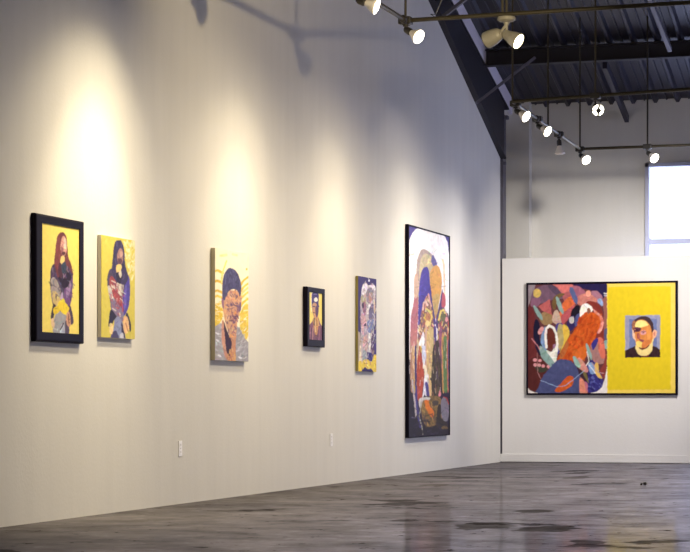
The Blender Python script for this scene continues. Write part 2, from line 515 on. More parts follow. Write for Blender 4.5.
# ------------------------------------------------------------------ wall outlets
def outlet(px, py, label):
    c = on_x(px, py, XW)
    t = thing('wall_outlet', label, 'outlet', c, 'outlets on the long white wall')
    b = NB(); add_box(b, XW, XW + 0.006, c.y - 0.036, c.y + 0.036, c.z - 0.058, c.z + 0.058, 0.003)
    link_mesh('cover_plate', b, M_PLATE, t)
    for s in (-1, 1):
        b = NB(); add_box(b, XW + 0.005, XW + 0.0075, c.y - 0.018, c.y + 0.018, c.z + s * 0.026 - 0.016, c.z + s * 0.026 + 0.016, 0.0015)
        so = link_mesh('socket', b, M_PLATE, t)
        b = NB()
        for q in (-0.007, 0.007):
            add_box(b, XW + 0.0073, XW + 0.0079, c.y + q - 0.0016, c.y + q + 0.0016, c.z + s * 0.026 - 0.006, c.z + s * 0.026 + 0.008)
        so2 = link_mesh('slot', b, M_SLOT, so)
        so2.matrix_parent_inverse = so.matrix_parent_inverse.copy()
        so2.matrix_parent_inverse = Matrix.Identity(4)
    b = NB(); add_lathe(b, [(0, 0), (0.004, 0), (0.003, 0.002), (0, 0.0022)], (XW + 0.0055, c.y, c.z), (1, 0, 0), 10)
    link_mesh('screw', b, M_SLOT, t)
outlet(179.8, 448.6, 'white wall outlet low on the wall left of the grey-shirt portrait')
outlet(331, 439.8, 'white wall outlet low on the wall below the small black-framed portrait')

# ------------------------------------------------------------------ pictures
def homography(src, dst):
    A, B = [], []
    for (x, y), (u, v) in zip(src, dst):
        A.append([x, y, 1, 0, 0, 0, -u * x, -u * y]); B.append(u)
        A.append([0, 0, 0, x, y, 1, -v * x, -v * y]); B.append(v)
    return np.append(np.linalg.solve(np.array(A, float), np.array(B, float)), 1).reshape(3, 3)
def smooth_field(h, w_, k, ky=None):
    ky = ky or k
    f = RNG.standard_normal((h, w_))
    for ax, kk in ((1, k), (0, ky)):
        kk = max(1, int(kk)); ker = np.hanning(2 * kk + 1); ker /= ker.sum()
        f = np.apply_along_axis(lambda r: np.convolve(np.pad(r, kk, mode='wrap'), ker, mode='valid'), ax, f)
    return f / (f.std() + 1e-9)
def catmull(pts, n=6):
    P = np.array(pts, float); m = len(P); out = []
    for i in range(m):
        p0, p1, p2, p3 = P[i - 1], P[i], P[(i + 1) % m], P[(i + 2) % m]
        for t in np.linspace(0, 1, n, endpoint=False):
            out.append(0.5 * (2 * p1 + (p2 - p0) * t + (2 * p0 - 5 * p1 + 4 * p2 - p3) * t * t + (3 * p1 - p0 - 3 * p2 + p3) * t ** 3))
    return np.array(out)
class Art:
    """a flat painted picture: samples on a grid, each carrying a paint colour"""
    def __init__(s, quad, w_, h_, bg, wob=0.1):
        s.w, s.h = w_, h_
        u, v = np.meshgrid(np.linspace(0, 1, w_), np.linspace(0, 1, h_))
        H = homography([(0, 0), (1, 0), (1, 1), (0, 1)], quad)
        d = H[2, 0] * u + H[2, 1] * v + H[2, 2]
        s.X0 = (H[0, 0] * u + H[0, 1] * v + H[0, 2]) / d
        s.Y0 = (H[1, 0] * u + H[1, 1] * v + H[1, 2]) / d
        s.X = s.X0 + wob * smooth_field(h_, w_, 7); s.Y = s.Y0 + wob * smooth_field(h_, w_, 7)
        s.c = np.empty((h_, w_, 3)); s.c[:] = C(*bg); s.bg = np.array(C(*bg))
        s.k = (0, 0, 1)
    def crop(s, x0, y0, k): s.k = (x0, y0, k); return s
    def T(s, pts):
        x0, y0, k = s.k
        return np.array([(x0 + p[0] / k, y0 + p[1] / k) for p in pts], float)
    def put(s, mask, col, a=1.0, var=0.0):
        if not mask.any(): return
        c = np.array(C(*col))
        m = mask.astype(float)[..., None] * a
        cc = np.broadcast_to(c, s.c.shape)
        if var: cc = cc * np.clip(1 + var * smooth_field(s.h, s.w, 4, 7), 0.2, 2.2)[..., None]
        s.c = s.c * (1 - m) + cc * m
    def inside(s, P):
        x, y = s.X, s.Y
        r = np.zeros(x.shape, bool)
        j = len(P) - 1
        for i in range(len(P)):
            xi, yi = P[i]; xj, yj = P[j]
            if yi != yj:
                r ^= ((yi > y) != (yj > y)) & (x < (xj - xi) * (y - yi) / (yj - yi) + xi)
            j = i
        return r
    def poly(s, pts, col, a=1.0, var=0.05, sm=True):
        P = s.T(pts)
        if sm: P = catmull(P)
        m = s.inside(P); s.put(m, col, a, var); return m
    def ell(s, cx, cy, rx, ry, col, rot=0, a=1.0, var=0.04):
        t = np.linspace(0, 2 * math.pi, 24, endpoint=False); r = math.radians(rot)
        s.poly([(cx + rx * math.cos(q) * math.cos(r) - ry * math.sin(q) * math.sin(r),
                 cy + rx * math.cos(q) * math.sin(r) + ry * math.sin(q) * math.cos(r)) for q in t], col, a, var, False)
    def line(s, pts, wd, col, a=1.0, var=0.04):
        P = s.T(pts); wd = wd / s.k[2] / 2
        D = np.full(s.X.shape, 1e9)
        for (ax, ay), (bx, by) in zip(P, P[1:]):
            dx, dy = bx - ax, by - ay; L2 = dx * dx + dy * dy + 1e-9
            t = np.clip(((s.X - ax) * dx + (s.Y - ay) * dy) / L2, 0, 1)
            D = np.minimum(D, np.hypot(s.X - ax - t * dx, s.Y - ay - t * dy))
        s.put(D < wd, col, a, var)
    def dabs(s, pts, cols, n, ln, wd, ang=90, spread=30, a=0.75):
        """short brush marks scattered inside an outline"""
        P = catmull(s.T(pts)); k = s.k
        m = s.inside(P); ys, xs = np.nonzero(m)
        if len(ys) == 0: return
        for q in range(n):
            i = RNG.integers(len(ys)); x, y = s.X0[ys[i], xs[i]], s.Y0[ys[i], xs[i]]
            th = math.radians(ang + RNG.uniform(-spread, spread)); l = ln * RNG.uniform(0.5, 1.2)
            s.k = (0, 0, 1)
            s.line([(x - l / 2 * math.cos(th), y - l / 2 * math.sin(th)), (x + l / 2 * math.cos(th), y + l / 2 * math.sin(th))],
                   wd * RNG.uniform(0.6, 1.3), cols[int(RNG.integers(len(cols)))], a, 0)
        s.k = k
    def brush(s, box, n, ln, wd, jit=0.25, a=0.6):
        """brush marks that vary the paint already there; box is in photo columns and rows"""
        fig = np.abs(s.c - s.bg).sum(-1) > 0.30          # the ground keeps its own even paint
        for q in range(n):
            x, y = RNG.uniform(box[0], box[2]), RNG.uniform(box[1], box[3])
            f = (1 + RNG.uniform(-jit, jit)) * (1 + RNG.uniform(-jit, jit, 3) * 0.5)
            th = RNG.uniform(0, math.pi); l = ln * RNG.uniform(0.4, 1.3); w2 = wd * RNG.uniform(0.6, 1.4) / 2
            dx, dy = l / 2 * math.cos(th), l / 2 * math.sin(th)
            t = np.clip(((s.X0 - x) * dx + (s.Y0 - y) * dy) / (dx * dx + dy * dy + 1e-9), -1, 1)
            m = fig & (np.hypot(s.X0 - x - t * dx, s.Y0 - y - t * dy) < w2)
            s.c[m] = np.clip(s.c[m] * f, 0, 0.95)
    def mesh(s, name, parent, TL, TR, BL):
        me = bpy.data.meshes.new(name)
        u, v = np.meshgrid(np.linspace(0, 1, s.w), np.linspace(0, 1, s.h))
        TL, TR, BL = (np.array(q) for q in (TL, TR, BL))
        co = TL + u[..., None] * (TR - TL) + v[..., None] * (BL - TL)
        nv = s.w * s.h
        me.vertices.add(nv); me.vertices.foreach_set('co', co.reshape(-1))
        idx = np.arange(nv).reshape(s.h, s.w)
        q = np.stack([idx[1:, :-1], idx[1:, 1:], idx[:-1, 1:], idx[:-1, :-1]], -1).reshape(-1, 4)
        nf = len(q)
        me.loops.add(nf * 4); me.loops.foreach_set('vertex_index', q.reshape(-1).astype(np.int32))
        me.polygons.add(nf); me.polygons.foreach_set('loop_start', np.arange(0, nf * 4, 4, dtype=np.int32))
        me.update(calc_edges=True)
        at = me.attributes.new('paint', 'FLOAT_COLOR', 'POINT')
        jit = 1 + 0.02 * smooth_field(s.h, s.w, 5, 8)
        cc = np.clip(s.c * jit[..., None], 0.002, 0.95)
        for ax in (0, 1):                                # wet edges: colours run into each other a little
            pad = [(1, 1) if k == ax else (0, 0) for k in range(3)]
            q_ = np.pad(cc, pad, mode='edge')
            n_ = cc.shape[ax]
            cc = 0.25 * q_.take(range(0, n_), ax) + 0.5 * q_.take(range(1, n_ + 1), ax) + 0.25 * q_.take(range(2, n_ + 2), ax)
        at.data.foreach_set('color', np.concatenate([cc, np.ones((s.h, s.w, 1))], -1).reshape(-1).astype(np.float32))
        me.materials.append(M_ART)
        o = bpy.data.objects.new(name, me); COL.objects.link(o)
        o.parent = parent; o.matrix_parent_inverse = Matrix.Translation(-Vector(parent.location))
        return o

def ring(bm, plane, a0, a1, z0, z1, ia0, ia1, iz0, iz1, d0, d1, bev):
    """picture frame: outer rect, inner rect, depth range along the plane's normal"""
    def V(a, z, d): return (d, a, z) if plane == 'x' else (a, d, z)
    outer = [(a0, z0), (a1, z0), (a1, z1), (a0, z1)]
    inner = [(ia0, iz0), (ia1, iz0), (ia1, iz1), (ia0, iz1)]
    s = bev if d1 > d0 else -bev
    ins = [(a0 + bev, z0 + bev), (a1 - bev, z0 + bev), (a1 - bev, z1 - bev), (a0 + bev, z1 - bev)]
    mid = [(a0 + bev * .3, z0 + bev * .3), (a1 - bev * .3, z0 + bev * .3), (a1 - bev * .3, z1 - bev * .3), (a0 + bev * .3, z1 - bev * .3)]
    L = [[bm.verts.new(V(*p, d0)) for p in outer], [bm.verts.new(V(*p, d1 - s)) for p in outer],
         [bm.verts.new(V(*p, d1 - s * .3)) for p in mid],
         [bm.verts.new(V(*p, d1)) for p in ins], [bm.verts.new(V(*p, d1)) for p in inner],
         [bm.verts.new(V(*p, d0)) for p in inner]]
    for A, B in zip(L, L[1:] + L[:1]):
        for k in range(4):
            bm.faces.new((A[k], A[(k + 1) % 4], B[(k + 1) % 4], B[k]))

def wall_rect(quad, X):
    p = [on_x(*q, X) for q in quad]
    return ((p[0].y + p[3].y) / 2, (p[1].y + p[2].y) / 2, (p[2].z + p[3].z) / 2, (p[0].z + p[1].z) / 2)

def framed_on_wall(name, label, quad, inner, depth, art, bev=0.012):
    X = XW + depth
    y0, y1, z0, z1 = wall_rect(quad, X); iy0, iy1, iz0, iz1 = wall_rect(inner, X)
    t = thing(name, label, 'painting', (XW, (y0 + y1) / 2, z0))
    b = NB(); ring(b, 'x', y0, y1, z0, z1, iy0, iy1, iz0, iz1, XW + 0.002, X, bev)
    link_mesh('frame', b, M_FRAME, t)
    art.mesh('painted_panel', t, (X - 0.006, iy0 - 0.003, iz1 + 0.003), (X - 0.006, iy1 + 0.003, iz1 + 0.003), (X - 0.006, iy0 - 0.003, iz0 - 0.003))
    return t
def canvas_on_wall(name, label, quad, depth, art, side_mat):
    X = XW + depth
    y0, y1, z0, z1 = wall_rect(quad, X)
    t = thing(name, label, 'painting', (XW, (y0 + y1) / 2, z0))
    b = NB(); add_box(b, XW + 0.002, X, y0, y1, z0, z1, 0.003)
    link_mesh('stretched_canvas', b, side_mat, t)
    X += 0.0012; e = 0.001
    art.mesh('painted_front', t, (X, y0 + e, z1 - e), (X, y1 - e, z1 - e), (X, y0 + e, z0 + e))
    return t

# ---- 1: long-haired sitter, yellow ground, deep black frame
Q1 = [(36.1, 212.2), (84.2, 222.0), (85.0, 343.6), (36.3, 341.6)]
I1 = [(42.0, 222.1), (79.4, 229.8), (80.2, 334.4), (42.6, 331.8)]
A = Art(I1, 110, 240, (240, 220, 112)).crop(28, 208, 7.66)
A.dabs([(107, 110), (395, 168), (400, 960), (112, 940)], [(236, 214, 100), (246, 228, 128), (240, 218, 116)], 160, 6, 1.5, 90, 60, 0.35)
A.poly([(200, 430), (181, 480), (178, 560), (183, 640), (195, 720), (215, 770), (255, 815), (300, 800), (330, 745), (345, 640), (350, 520), (345, 480), (310, 430), (250, 430)], (72, 56, 84))
A.poly([(186, 540), (225, 545), (262, 640), (300, 750), (240, 760), (205, 730), (186, 650)], (160, 148, 148))
A.poly([(196, 640), (225, 640), (262, 720), (225, 745), (203, 720)], (205, 180, 120))
A.poly([(312, 540), (347, 530), (345, 660), (327, 745), (295, 720), (278, 670)], (112, 76, 134))
A.poly([(300, 590), (330, 560), (335, 620), (305, 690)], (160, 130, 175))
A.poly([(235, 490), (325, 490), (335, 550), (300, 610), (262, 590)], (42, 28, 48))
A.dabs([(190, 470), (345, 470), (340, 720), (200, 720)], [(120, 80, 120), (70, 60, 110), (50, 36, 60), (150, 130, 150), (90, 100, 130)], 60, 5, 1.0, 70, 50, 0.6)
A.poly([(255, 690), (272, 640), (275, 690)], (190, 170, 210))
A.poly([(205, 730), (188, 800), (186, 850), (203, 850), (212, 800), (226, 760)], (58, 46, 62))
A.poly([(328, 742), (345, 790), (358, 865), (338, 892), (322, 850), (318, 790)], (74, 60, 88))
A.poly([(226, 800), (260, 790), (296, 815), (302, 850), (300, 960), (210, 960), (203, 880)], (156, 156, 166))
A.poly([(295, 860), (322, 900), (322, 960), (296, 960)], (84, 72, 96))
A.poly([(262, 900), (282, 890), (292, 955), (258, 955)], (186, 190, 212))
A.line([(280, 880), (258, 930)], 8, (60, 50, 60))
A.poly([(200, 775), (222, 752), (250, 742), (250, 790), (216, 812)], (228, 200, 44))
A.poly([(232, 740), (268, 705), (322, 762), (296, 815), (258, 785)], (236, 210, 52))
A.poly([(262, 705), (280, 690), (292, 715), (275, 722)], (220, 205, 60))
A.poly([(188, 850), (206, 845), (212, 900), (200, 920), (188, 890)], (228, 196, 160))
A.poly([(306, 800), (324, 795), (334, 850), (330, 905), (308, 890), (300, 850)], (200, 152, 124))
A.line([(318, 810), (322, 880)], 6, (120, 70, 60))
A.poly([(262, 188), (238, 202), (224, 255), (214, 340), (208, 420), (222, 490), (242, 530), (262, 470), (300, 440), (325, 470), (348, 510), (338, 440), (316, 380), (306, 290), (300, 225), (284, 196)], (112, 58, 62))
A.poly([(226, 260), (245, 220), (255, 300), (250, 420), (232, 470), (214, 420)], (128, 66, 66))
A.poly([(266, 228), (285, 222), (300, 262), (300, 330), (286, 368), (266, 360), (254, 300)], (214, 160, 146))
A.poly([(280, 232), (300, 266), (298, 312), (280, 300)], (236, 200, 188))
A.poly([(258, 300), (275, 310), (275, 350), (262, 352)], (158, 96, 106))
A.poly([(266, 340), (290, 336), (290, 356), (270, 362)], (96, 52, 60))
A.poly([(258, 376), (284, 372), (282, 420), (268, 436), (256, 420)], (236, 204, 128))
A.poly([(240, 430), (262, 425), (275, 480), (262, 540), (240, 500)], (80, 46, 62))
A.poly([(262, 440), (290, 410), (300, 470), (285, 500), (268, 490)], (60, 70, 92))
A.brush((52, 232, 76, 335), 160, 4, 1.0, 0.35)
framed_on_wall('portrait_painting', 'yellow portrait of long-haired sitter in deep black frame, first on long wall', Q1, I1, 0.036, A, 0.014)

# ---- 2: long-haired sitter, olive ground, unframed
Q2 = [(100.8, 234.6), (134.8, 240.5), (134.8, 338.9), (101.2, 337.8)]
A = Art(Q2, 100, 240, (204, 190, 84)).crop(93, 230, 9.19)
A.dabs([(72, 45), (385, 95), (385, 1000), (75, 990)], [(196, 182, 74), (212, 200, 98), (204, 188, 88)], 200, 6, 1.4, 90, 50, 0.4)
A.dabs([(290, 80), (385, 100), (385, 420), (330, 420)], [(228, 220, 172), (220, 210, 140), (234, 228, 196)], 60, 5, 1.6, 90, 40, 0.6)  # pale dabs paint in the sheen at upper right
A.poly([(172, 360), (137, 400), (130, 480), (140, 560), (155, 660), (170, 745), (240, 820), (285, 790), (328, 700), (338, 560), (334, 440), (318, 405), (300, 370), (250, 430)], (76, 66, 92))
A.poly([(160, 430), (200, 460), (235, 570), (275, 690), (240, 710), (190, 610), (150, 520)], (152, 72, 80))
A.poly([(215, 495), (270, 470), (278, 550), (258, 610), (230, 570)], (198, 192, 184))
A.poly([(136, 520), (160, 530), (190, 640), (200, 690), (170, 650), (146, 600)], (196, 190, 186))
A.poly([(300, 440), (328, 428), (340, 540), (330, 690), (290, 790), (265, 740), (275, 600), (290, 520)], (78, 68, 156))
A.poly([(290, 540), (310, 520), (305, 680), (285, 740)], (104, 92, 178))
A.poly([(162, 650), (195, 640), (262, 720), (282, 780), (268, 845), (215, 790), (172, 745)], (122, 108, 140))
A.dabs([(155, 480), (270, 480), (280, 780), (170, 720)], [(186, 80, 84), (220, 214, 206), (90, 60, 100), (130, 60, 84), (150, 140, 160)], 70, 4, 0.8, 60, 40, 0.75)
A.poly([(165, 735), (146, 820), (140, 885), (165, 890), (190, 840), (215, 800)], (42, 38, 62))
A.poly([(318, 765), (344, 840), (351, 905), (338, 935), (322, 860), (300, 790)], (46, 44, 74))
A.poly([(200, 825), (235, 800), (268, 840), (285, 900), (300, 985), (302, 1010), (168, 1005), (175, 950), (192, 890)], (132, 138, 178))
A.poly([(172, 950), (215, 930), (235, 1005), (168, 1005)], (70, 66, 104))
A.poly([(262, 850), (282, 900), (298, 1000), (285, 1010), (262, 930)], (52, 48, 80))
A.poly([(248, 960), (275, 950), (285, 1005), (250, 1005)], (196, 196, 212))
A.poly([(152, 865), (182, 875), (184, 920), (172, 962), (152, 935)], (236, 204, 150))
A.poly([(286, 800), (318, 808), (332, 890), (318, 945), (290, 945), (276, 870)], (222, 180, 134))
A.line([(300, 860), (322, 930)], 10, (170, 110, 90))
A.poly([(232, 92), (203, 112), (186, 180), (180, 280), (170, 370), (188, 430), (215, 480), (262, 500), (300, 500), (322, 420), (308, 370), (292, 290), (284, 170), (262, 106)], (62, 54, 90))
A.dabs([(232, 100), (186, 180), (176, 370), (220, 470), (310, 460), (300, 360), (280, 160)], [(46, 40, 72), (88, 80, 118), (56, 48, 84)], 50, 6, 0.9, 88, 15, 0.7)
A.poly([(222, 215), (250, 165), (272, 195), (275, 262), (262, 312), (236, 322), (220, 275)], (156, 118, 116))
A.poly([(245, 200), (268, 200), (270, 240), (250, 250)], (186, 150, 140))
A.poly([(225, 262), (262, 268), (258, 312), (230, 310)], (92, 66, 84))
A.poly([(218, 325), (258, 322), (256, 370), (238, 400), (214, 390)], (222, 192, 122))
A.poly([(212, 400), (240, 392), (262, 430), (250, 500), (220, 470)], (44, 40, 62))
A.poly([(236, 395), (256, 372), (262, 420), (248, 440)], (196, 190, 172))
A.brush((106, 240, 132, 338), 170, 4, 0.9, 0.35)
M_S2 = mat('canvas_edge_white', C(226, 216, 196), 0.6)
canvas_on_wall('portrait_painting', 'unframed olive-yellow portrait of long-haired sitter in blue jacket, second on long wall', Q2, 0.027, A, M_S2)

# ---- 3: dark-haired head, swirled yellow and white ground, grey shirt
Q3 = [(214.6, 247.4), (248.0, 254.1), (248.6, 361.6), (215.2, 360.3)]
A = Art(Q3, 100, 260, (248, 238, 206)).crop(205, 240, 9.2)
Y3 = [(230, 196, 62), (238, 208, 84), (222, 184, 52), (240, 222, 130)]
for y in (285, 380, 470, 520, 600, 640):
    A.line([(90, y), (110, y - 8), (140, y + 4), (160, y + 18)], 22, Y3[y % 3])
for y in (360, 420, 460, 500, 560, 620, 660, 720, 780, 830):
    A.line([(395, y - 20), (370, y - 2), (345, y + 22), (330, y + 50)], 20, Y3[(y // 20) % 4])
A.poly([(88, 640), (150, 560), (160, 700), (140, 760), (88, 800)], (232, 198, 64))
A.poly([(335, 640), (395, 600), (398, 880), (350, 900), (320, 800)], (234, 204, 80))
A.dabs([(88, 560), (160, 560), (150, 760), (88, 800)], [(250, 244, 214), (226, 186, 48), (244, 220, 120)], 24, 3.5, 1.1, 10, 25, 0.8)
A.dabs([(330, 560), (396, 540), (396, 860), (330, 800)], [(250, 244, 214), (226, 186, 48), (244, 220, 120)], 30, 3.5, 1.1, 150, 30, 0.8)
A.line([(195, 190), (175, 250), (155, 310), (150, 390)], 16, (240, 222, 120))
A.line([(140, 140), (190, 136)], 26, (242, 230, 160)); A.line([(250, 130), (290, 140)], 20, (246, 238, 176))
A.ell(380, 268, 9, 11, (214, 188, 84))
A.crop(205, 300, 8.49)
A.poly([(84, 225), (130, 196), (165, 205), (200, 520), (84, 520)], (166, 162, 172), sm=False)
A.poly([(255, 215), (290, 235), (340, 325), (372, 362), (372, 530), (240, 525)], (158, 155, 164), sm=False)
A.dabs([(90, 230), (150, 220), (190, 500), (90, 510)], [(186, 184, 196), (150, 146, 156), (210, 208, 216)], 30, 4, 1.3, 40, 30, 0.7)
A.dabs([(260, 230), (365, 370), (365, 520), (250, 515)], [(178, 176, 186), (146, 142, 154), (200, 198, 208)], 36, 4, 1.3, 130, 30, 0.7)
for q in ((125, 475), (300, 490), (108, 345), (105, 285)): A.ell(q[0], q[1], 20, 8, (226, 226, 236), 25)
A.poly([(146, 175), (165, 195), (215, 320), (250, 320), (272, 210), (262, 380), (258, 515), (195, 518), (160, 440), (140, 300)], (196, 140, 110))
A.poly([(160, 188), (182, 250), (226, 350), (220, 440), (204, 480), (180, 420), (164, 330)], (56, 28, 50))
A.poly([(142, 210), (160, 230), (180, 440), (160, 420), (140, 300)], (206, 150, 128))
A.dabs([(205, 440), (255, 380), (255, 515), (200, 515)], [(216, 160, 90), (180, 110, 90), (226, 180, 120)], 20, 4, 1.1, 80, 20, 0.8)
FACE = [(155, -40), (190, -75), (250, -82), (298, -60), (312, 10), (300, 90), (275, 185), (255, 310), (232, 345), (205, 290), (172, 190), (152, 80)]
A.poly(FACE, (204, 154, 122))
A.dabs(FACE, [(120, 84, 118), (220, 160, 96), (186, 120, 100), (226, 186, 150), (96, 64, 100), (214, 150, 84), (150, 100, 120)], 120, 3.6, 0.95, 75, 45, 0.8)
A.dabs([(185, 30), (290, 20), (280, 70), (200, 90)], [(78, 54, 92), (110, 80, 120)], 26, 3, 0.9, 20, 40, 0.8)
A.dabs([(210, 140), (280, 120), (270, 180), (220, 190)], [(96, 60, 90), (150, 90, 110)], 16, 3, 0.9, 30, 30, 0.8)
A.poly([(160, 0), (176, 60), (180, 150), (165, 160), (154, 80)], (216, 164, 120))
A.poly([(292, 20), (306, 25), (304, 80), (290, 105)], (110, 80, 120))
A.poly([(138, -10), (156, -15), (160, 70), (146, 60)], (150, 104, 130))
A.crop(205, 240, 9.2)
A.poly([(226, 256), (190, 284), (166, 345), (157, 440), (160, 530), (180, 556), (196, 510), (222, 465), (262, 452), (300, 470), (318, 520), (332, 470), (328, 385), (302, 312), (266, 270)], (72, 68, 106))
A.dabs([(226, 262), (190, 290), (165, 400), (165, 500), (200, 480), (260, 440), (320, 480), (325, 390), (290, 300)], [(54, 50, 86), (100, 96, 138), (84, 78, 120), (62, 58, 96)], 60, 5, 1.0, 95, 20, 0.7)
A.brush((215, 262, 248, 360), 170, 3.5, 0.9, 0.28)
M_S3 = mat('canvas_edge_grey', C(176, 166, 140), 0.6)
canvas_on_wall('portrait_painting', 'unframed portrait of dark-haired head in grey shirt on white and yellow swirls', Q3, 0.036, A, M_S3)

# ---- 4: small figure on yellow, black box frame
Q4 = [(307.6, 286.3), (324.9, 289.2), (325.3, 346.8), (307.6, 347.2)]
I4 = [(309.5, 291.7), (322.6, 293.8), (322.6, 340.2), (309.7, 339.6)]
A = Art(I4, 70, 180, (240, 220, 116), 0.06).crop(300, 283, 8.23)
A.poly([(98, 70), (115, 75), (108, 200), (96, 250)], (252, 240, 190))
A.poly([(80, 350), (105, 320), (120, 285), (155, 280), (170, 330), (190, 360), (190, 475), (76, 475)], (128, 84, 104), sm=False)
for i, x in enumerate((86, 98, 110, 150, 163, 176)):
    A.line([(x + 4, 370), (x, 470)], 6, [(160, 110, 130), (90, 56, 84), (186, 140, 140), (104, 64, 96), (150, 100, 120), (96, 66, 100)][i])
A.poly([(112, 300), (150, 290), (158, 340), (146, 420), (128, 415), (116, 350)], (190, 142, 92))
A.line([(122, 250), (126, 300), (122, 345)], 9, (80, 52, 60)); A.line([(150, 260), (152, 300), (160, 350)], 8, (216, 170, 110))
A.line([(130, 300), (134, 400)], 7, (226, 196, 140))
A.poly([(104, 175), (112, 150), (150, 148), (160, 180), (156, 240), (146, 285), (124, 290), (108, 240)], (196, 152, 116))
A.poly([(134, 200), (158, 180), (156, 250), (142, 285), (134, 250)], (96, 66, 104))
A.line([(112, 195), (128, 198)], 8, (70, 54, 100)); A.line([(114, 245), (134, 250)], 7, (120, 70, 80))
A.poly([(106, 85), (156, 90), (158, 170), (164, 200), (150, 190), (130, 165), (112, 170), (104, 200), (102, 160)], (66, 54, 116))
A.ell(136, 140, 15, 18, (240, 232, 224)); A.ell(132, 95, 16, 6, (120, 110, 160))
A.brush((309, 292, 322, 340), 90, 2.4, 0.6, 0.35)
framed_on_wall('portrait_painting', 'small portrait of figure in mauve robe, black box frame, fourth on long wall', Q4, I4, 0.044, A, 0.006)

# ---- 5: narrow pale abstract on navy, yellow foot
Q5 = [(358.1, 275.0), (376.4, 279.8), (376.2, 371.7), (358.1, 371.7)]
A = Art(Q5, 90, 300, (58, 46, 108), 0.08).crop(352, 272, 10.4)
A.ell(178, 92, 9, 13, (230, 228, 240))
A.poly([(110, 132), (150, 112), (168, 140), (205, 134), (240, 148), (246, 240), (240, 360), (242, 520), (238, 760), (246, 900), (205, 1000), (110, 1000), (70, 960), (82, 760), (92, 560), (86, 330), (100, 200)], (196, 184, 190))
A.poly([(108, 140), (148, 118), (165, 150), (140, 220), (110, 260), (98, 220)], (236, 232, 242))
A.poly([(170, 146), (205, 138), (238, 150), (240, 200), (205, 165)], (240, 236, 244))
A.poly([(150, 200), (190, 165), (225, 210), (215, 300), (175, 330), (150, 280)], (134, 126, 142))
A.poly([(175, 230), (205, 220), (210, 300), (185, 320)], (186, 140, 128))
A.poly([(95, 250), (135, 240), (140, 320), (100, 310)], (176, 168, 130))
A.poly([(105, 330), (140, 310), (150, 420), (130, 460), (108, 380)], (160, 110, 130))
A.poly([(104, 330), (120, 325), (122, 370), (106, 375)], (60, 36, 76))
A.poly([(150, 400), (170, 345), (195, 345), (196, 385), (165, 440), (145, 440)], (244, 242, 244))
A.poly([(175, 400), (215, 330), (232, 400), (225, 480), (180, 500)], (112, 104, 140))
A.poly([(225, 300), (242, 330), (242, 430), (228, 420)], (220, 200, 170))
A.poly([(100, 430), (140, 470), (150, 540), (100, 570), (88, 500)], (206, 166, 172))
A.crop(352, 322, 9.87)
A.poly([(100, 30), (140, 0), (150, 60), (120, 130), (96, 110)], (214, 176, 180))
A.poly([(150, 0), (210, -20), (215, 60), (190, 110), (150, 90)], (118, 130, 178))
A.poly([(120, 60), (145, 50), (150, 120), (120, 150)], (160, 150, 170))
A.ell(132, 30, 12, 18, (70, 46, 84), 30)
A.poly([(165, 125), (182, 130), (186, 250), (170, 270)], (244, 240, 236))
A.poly([(110, 160), (150, 130), (160, 220), (140, 290), (112, 270)], (200, 166, 164))
A.line([(120, 180), (150, 200), (120, 260)], 9, (150, 100, 120))
A.poly([(42, 140), (70, 100), (82, 140), (80, 290), (66, 480), (42, 480)], (176, 162, 150))
A.poly([(76, 250), (88, 260), (92, 420), (72, 420)], (240, 228, 200))
A.poly([(110, 280), (140, 300), (140, 380), (105, 390)], (150, 160, 170))
A.poly([(186, 130), (215, 140), (216, 320), (190, 330)], (90, 66, 104))
A.poly([(216, 60), (230, 80), (238, 300), (216, 310)], (66, 52, 120))
A.poly([(148, 300), (195, 305), (200, 390), (148, 380)], (44, 36, 112), sm=False)
A.poly([(66, 400), (92, 390), (100, 450), (96, 490), (66, 490)], (236, 206, 66))
A.poly([(104, 390), (150, 370), (190, 395), (215, 330), (240, 340), (240, 492), (200, 492), (180, 460), (140, 470), (106, 470)], (232, 202, 72))
A.poly([(108, 470), (130, 445), (150, 465), (180, 455), (205, 495), (106, 495)], (40, 30, 92))
A.dabs([(120, 390), (185, 400), (180, 450), (120, 440)], [(206, 166, 96), (240, 220, 120), (190, 150, 110)], 16, 3, 0.9, 80, 20, 0.8)
A.crop(352, 272, 10.4)
A.dabs([(110, 150), (236, 160), (232, 850), (90, 850)], [(220, 214, 220), (150, 140, 160), (186, 150, 150), (120, 112, 150), (232, 224, 226), (176, 160, 130)], 130, 3.4, 0.8, 85, 35, 0.6)
A.brush((361, 285, 376, 371), 160, 3.5, 0.9, 0.35)
M_S5 = mat('canvas_edge_olive', C(150, 138, 74), 0.6)
canvas_on_wall('abstract_painting', 'narrow unframed pale abstract on navy ground with yellow foot, fifth on long wall', Q5, 0.028, A, M_S5)

# ---- 6: tall abstract with arched white field
Q6 = [(408.8, 222.6), (450.5, 237.4), (449.9, 435.6), (408.8, 437.7)]
I6 = [(409.3, 224.2), (449.9, 238.8), (449.3, 434.6), (409.3, 436.4)]
A = Art(I6, 150, 520, (40, 30, 62), 0.1).crop(402, 220, 9.2)
O = 506            # 55 px down, next crop
A.poly([(60, 20), (450, 150), (450, 420), (60, 300)], (70, 60, 130), sm=False)
A.poly([(68, 380), (72, 200), (90, 140), (120, 95), (160, 68), (230, 85), (330, 125), (385, 150), (412, 185), (430, 250), (442, 400), (446, 700), (446, 1080), (445, 1200), (70, 1400), (66, 900)], (244, 240, 244))
A.line([(382, 380), (392, 430), (394, 540), (400, 700)], 14, (238, 206, 170))
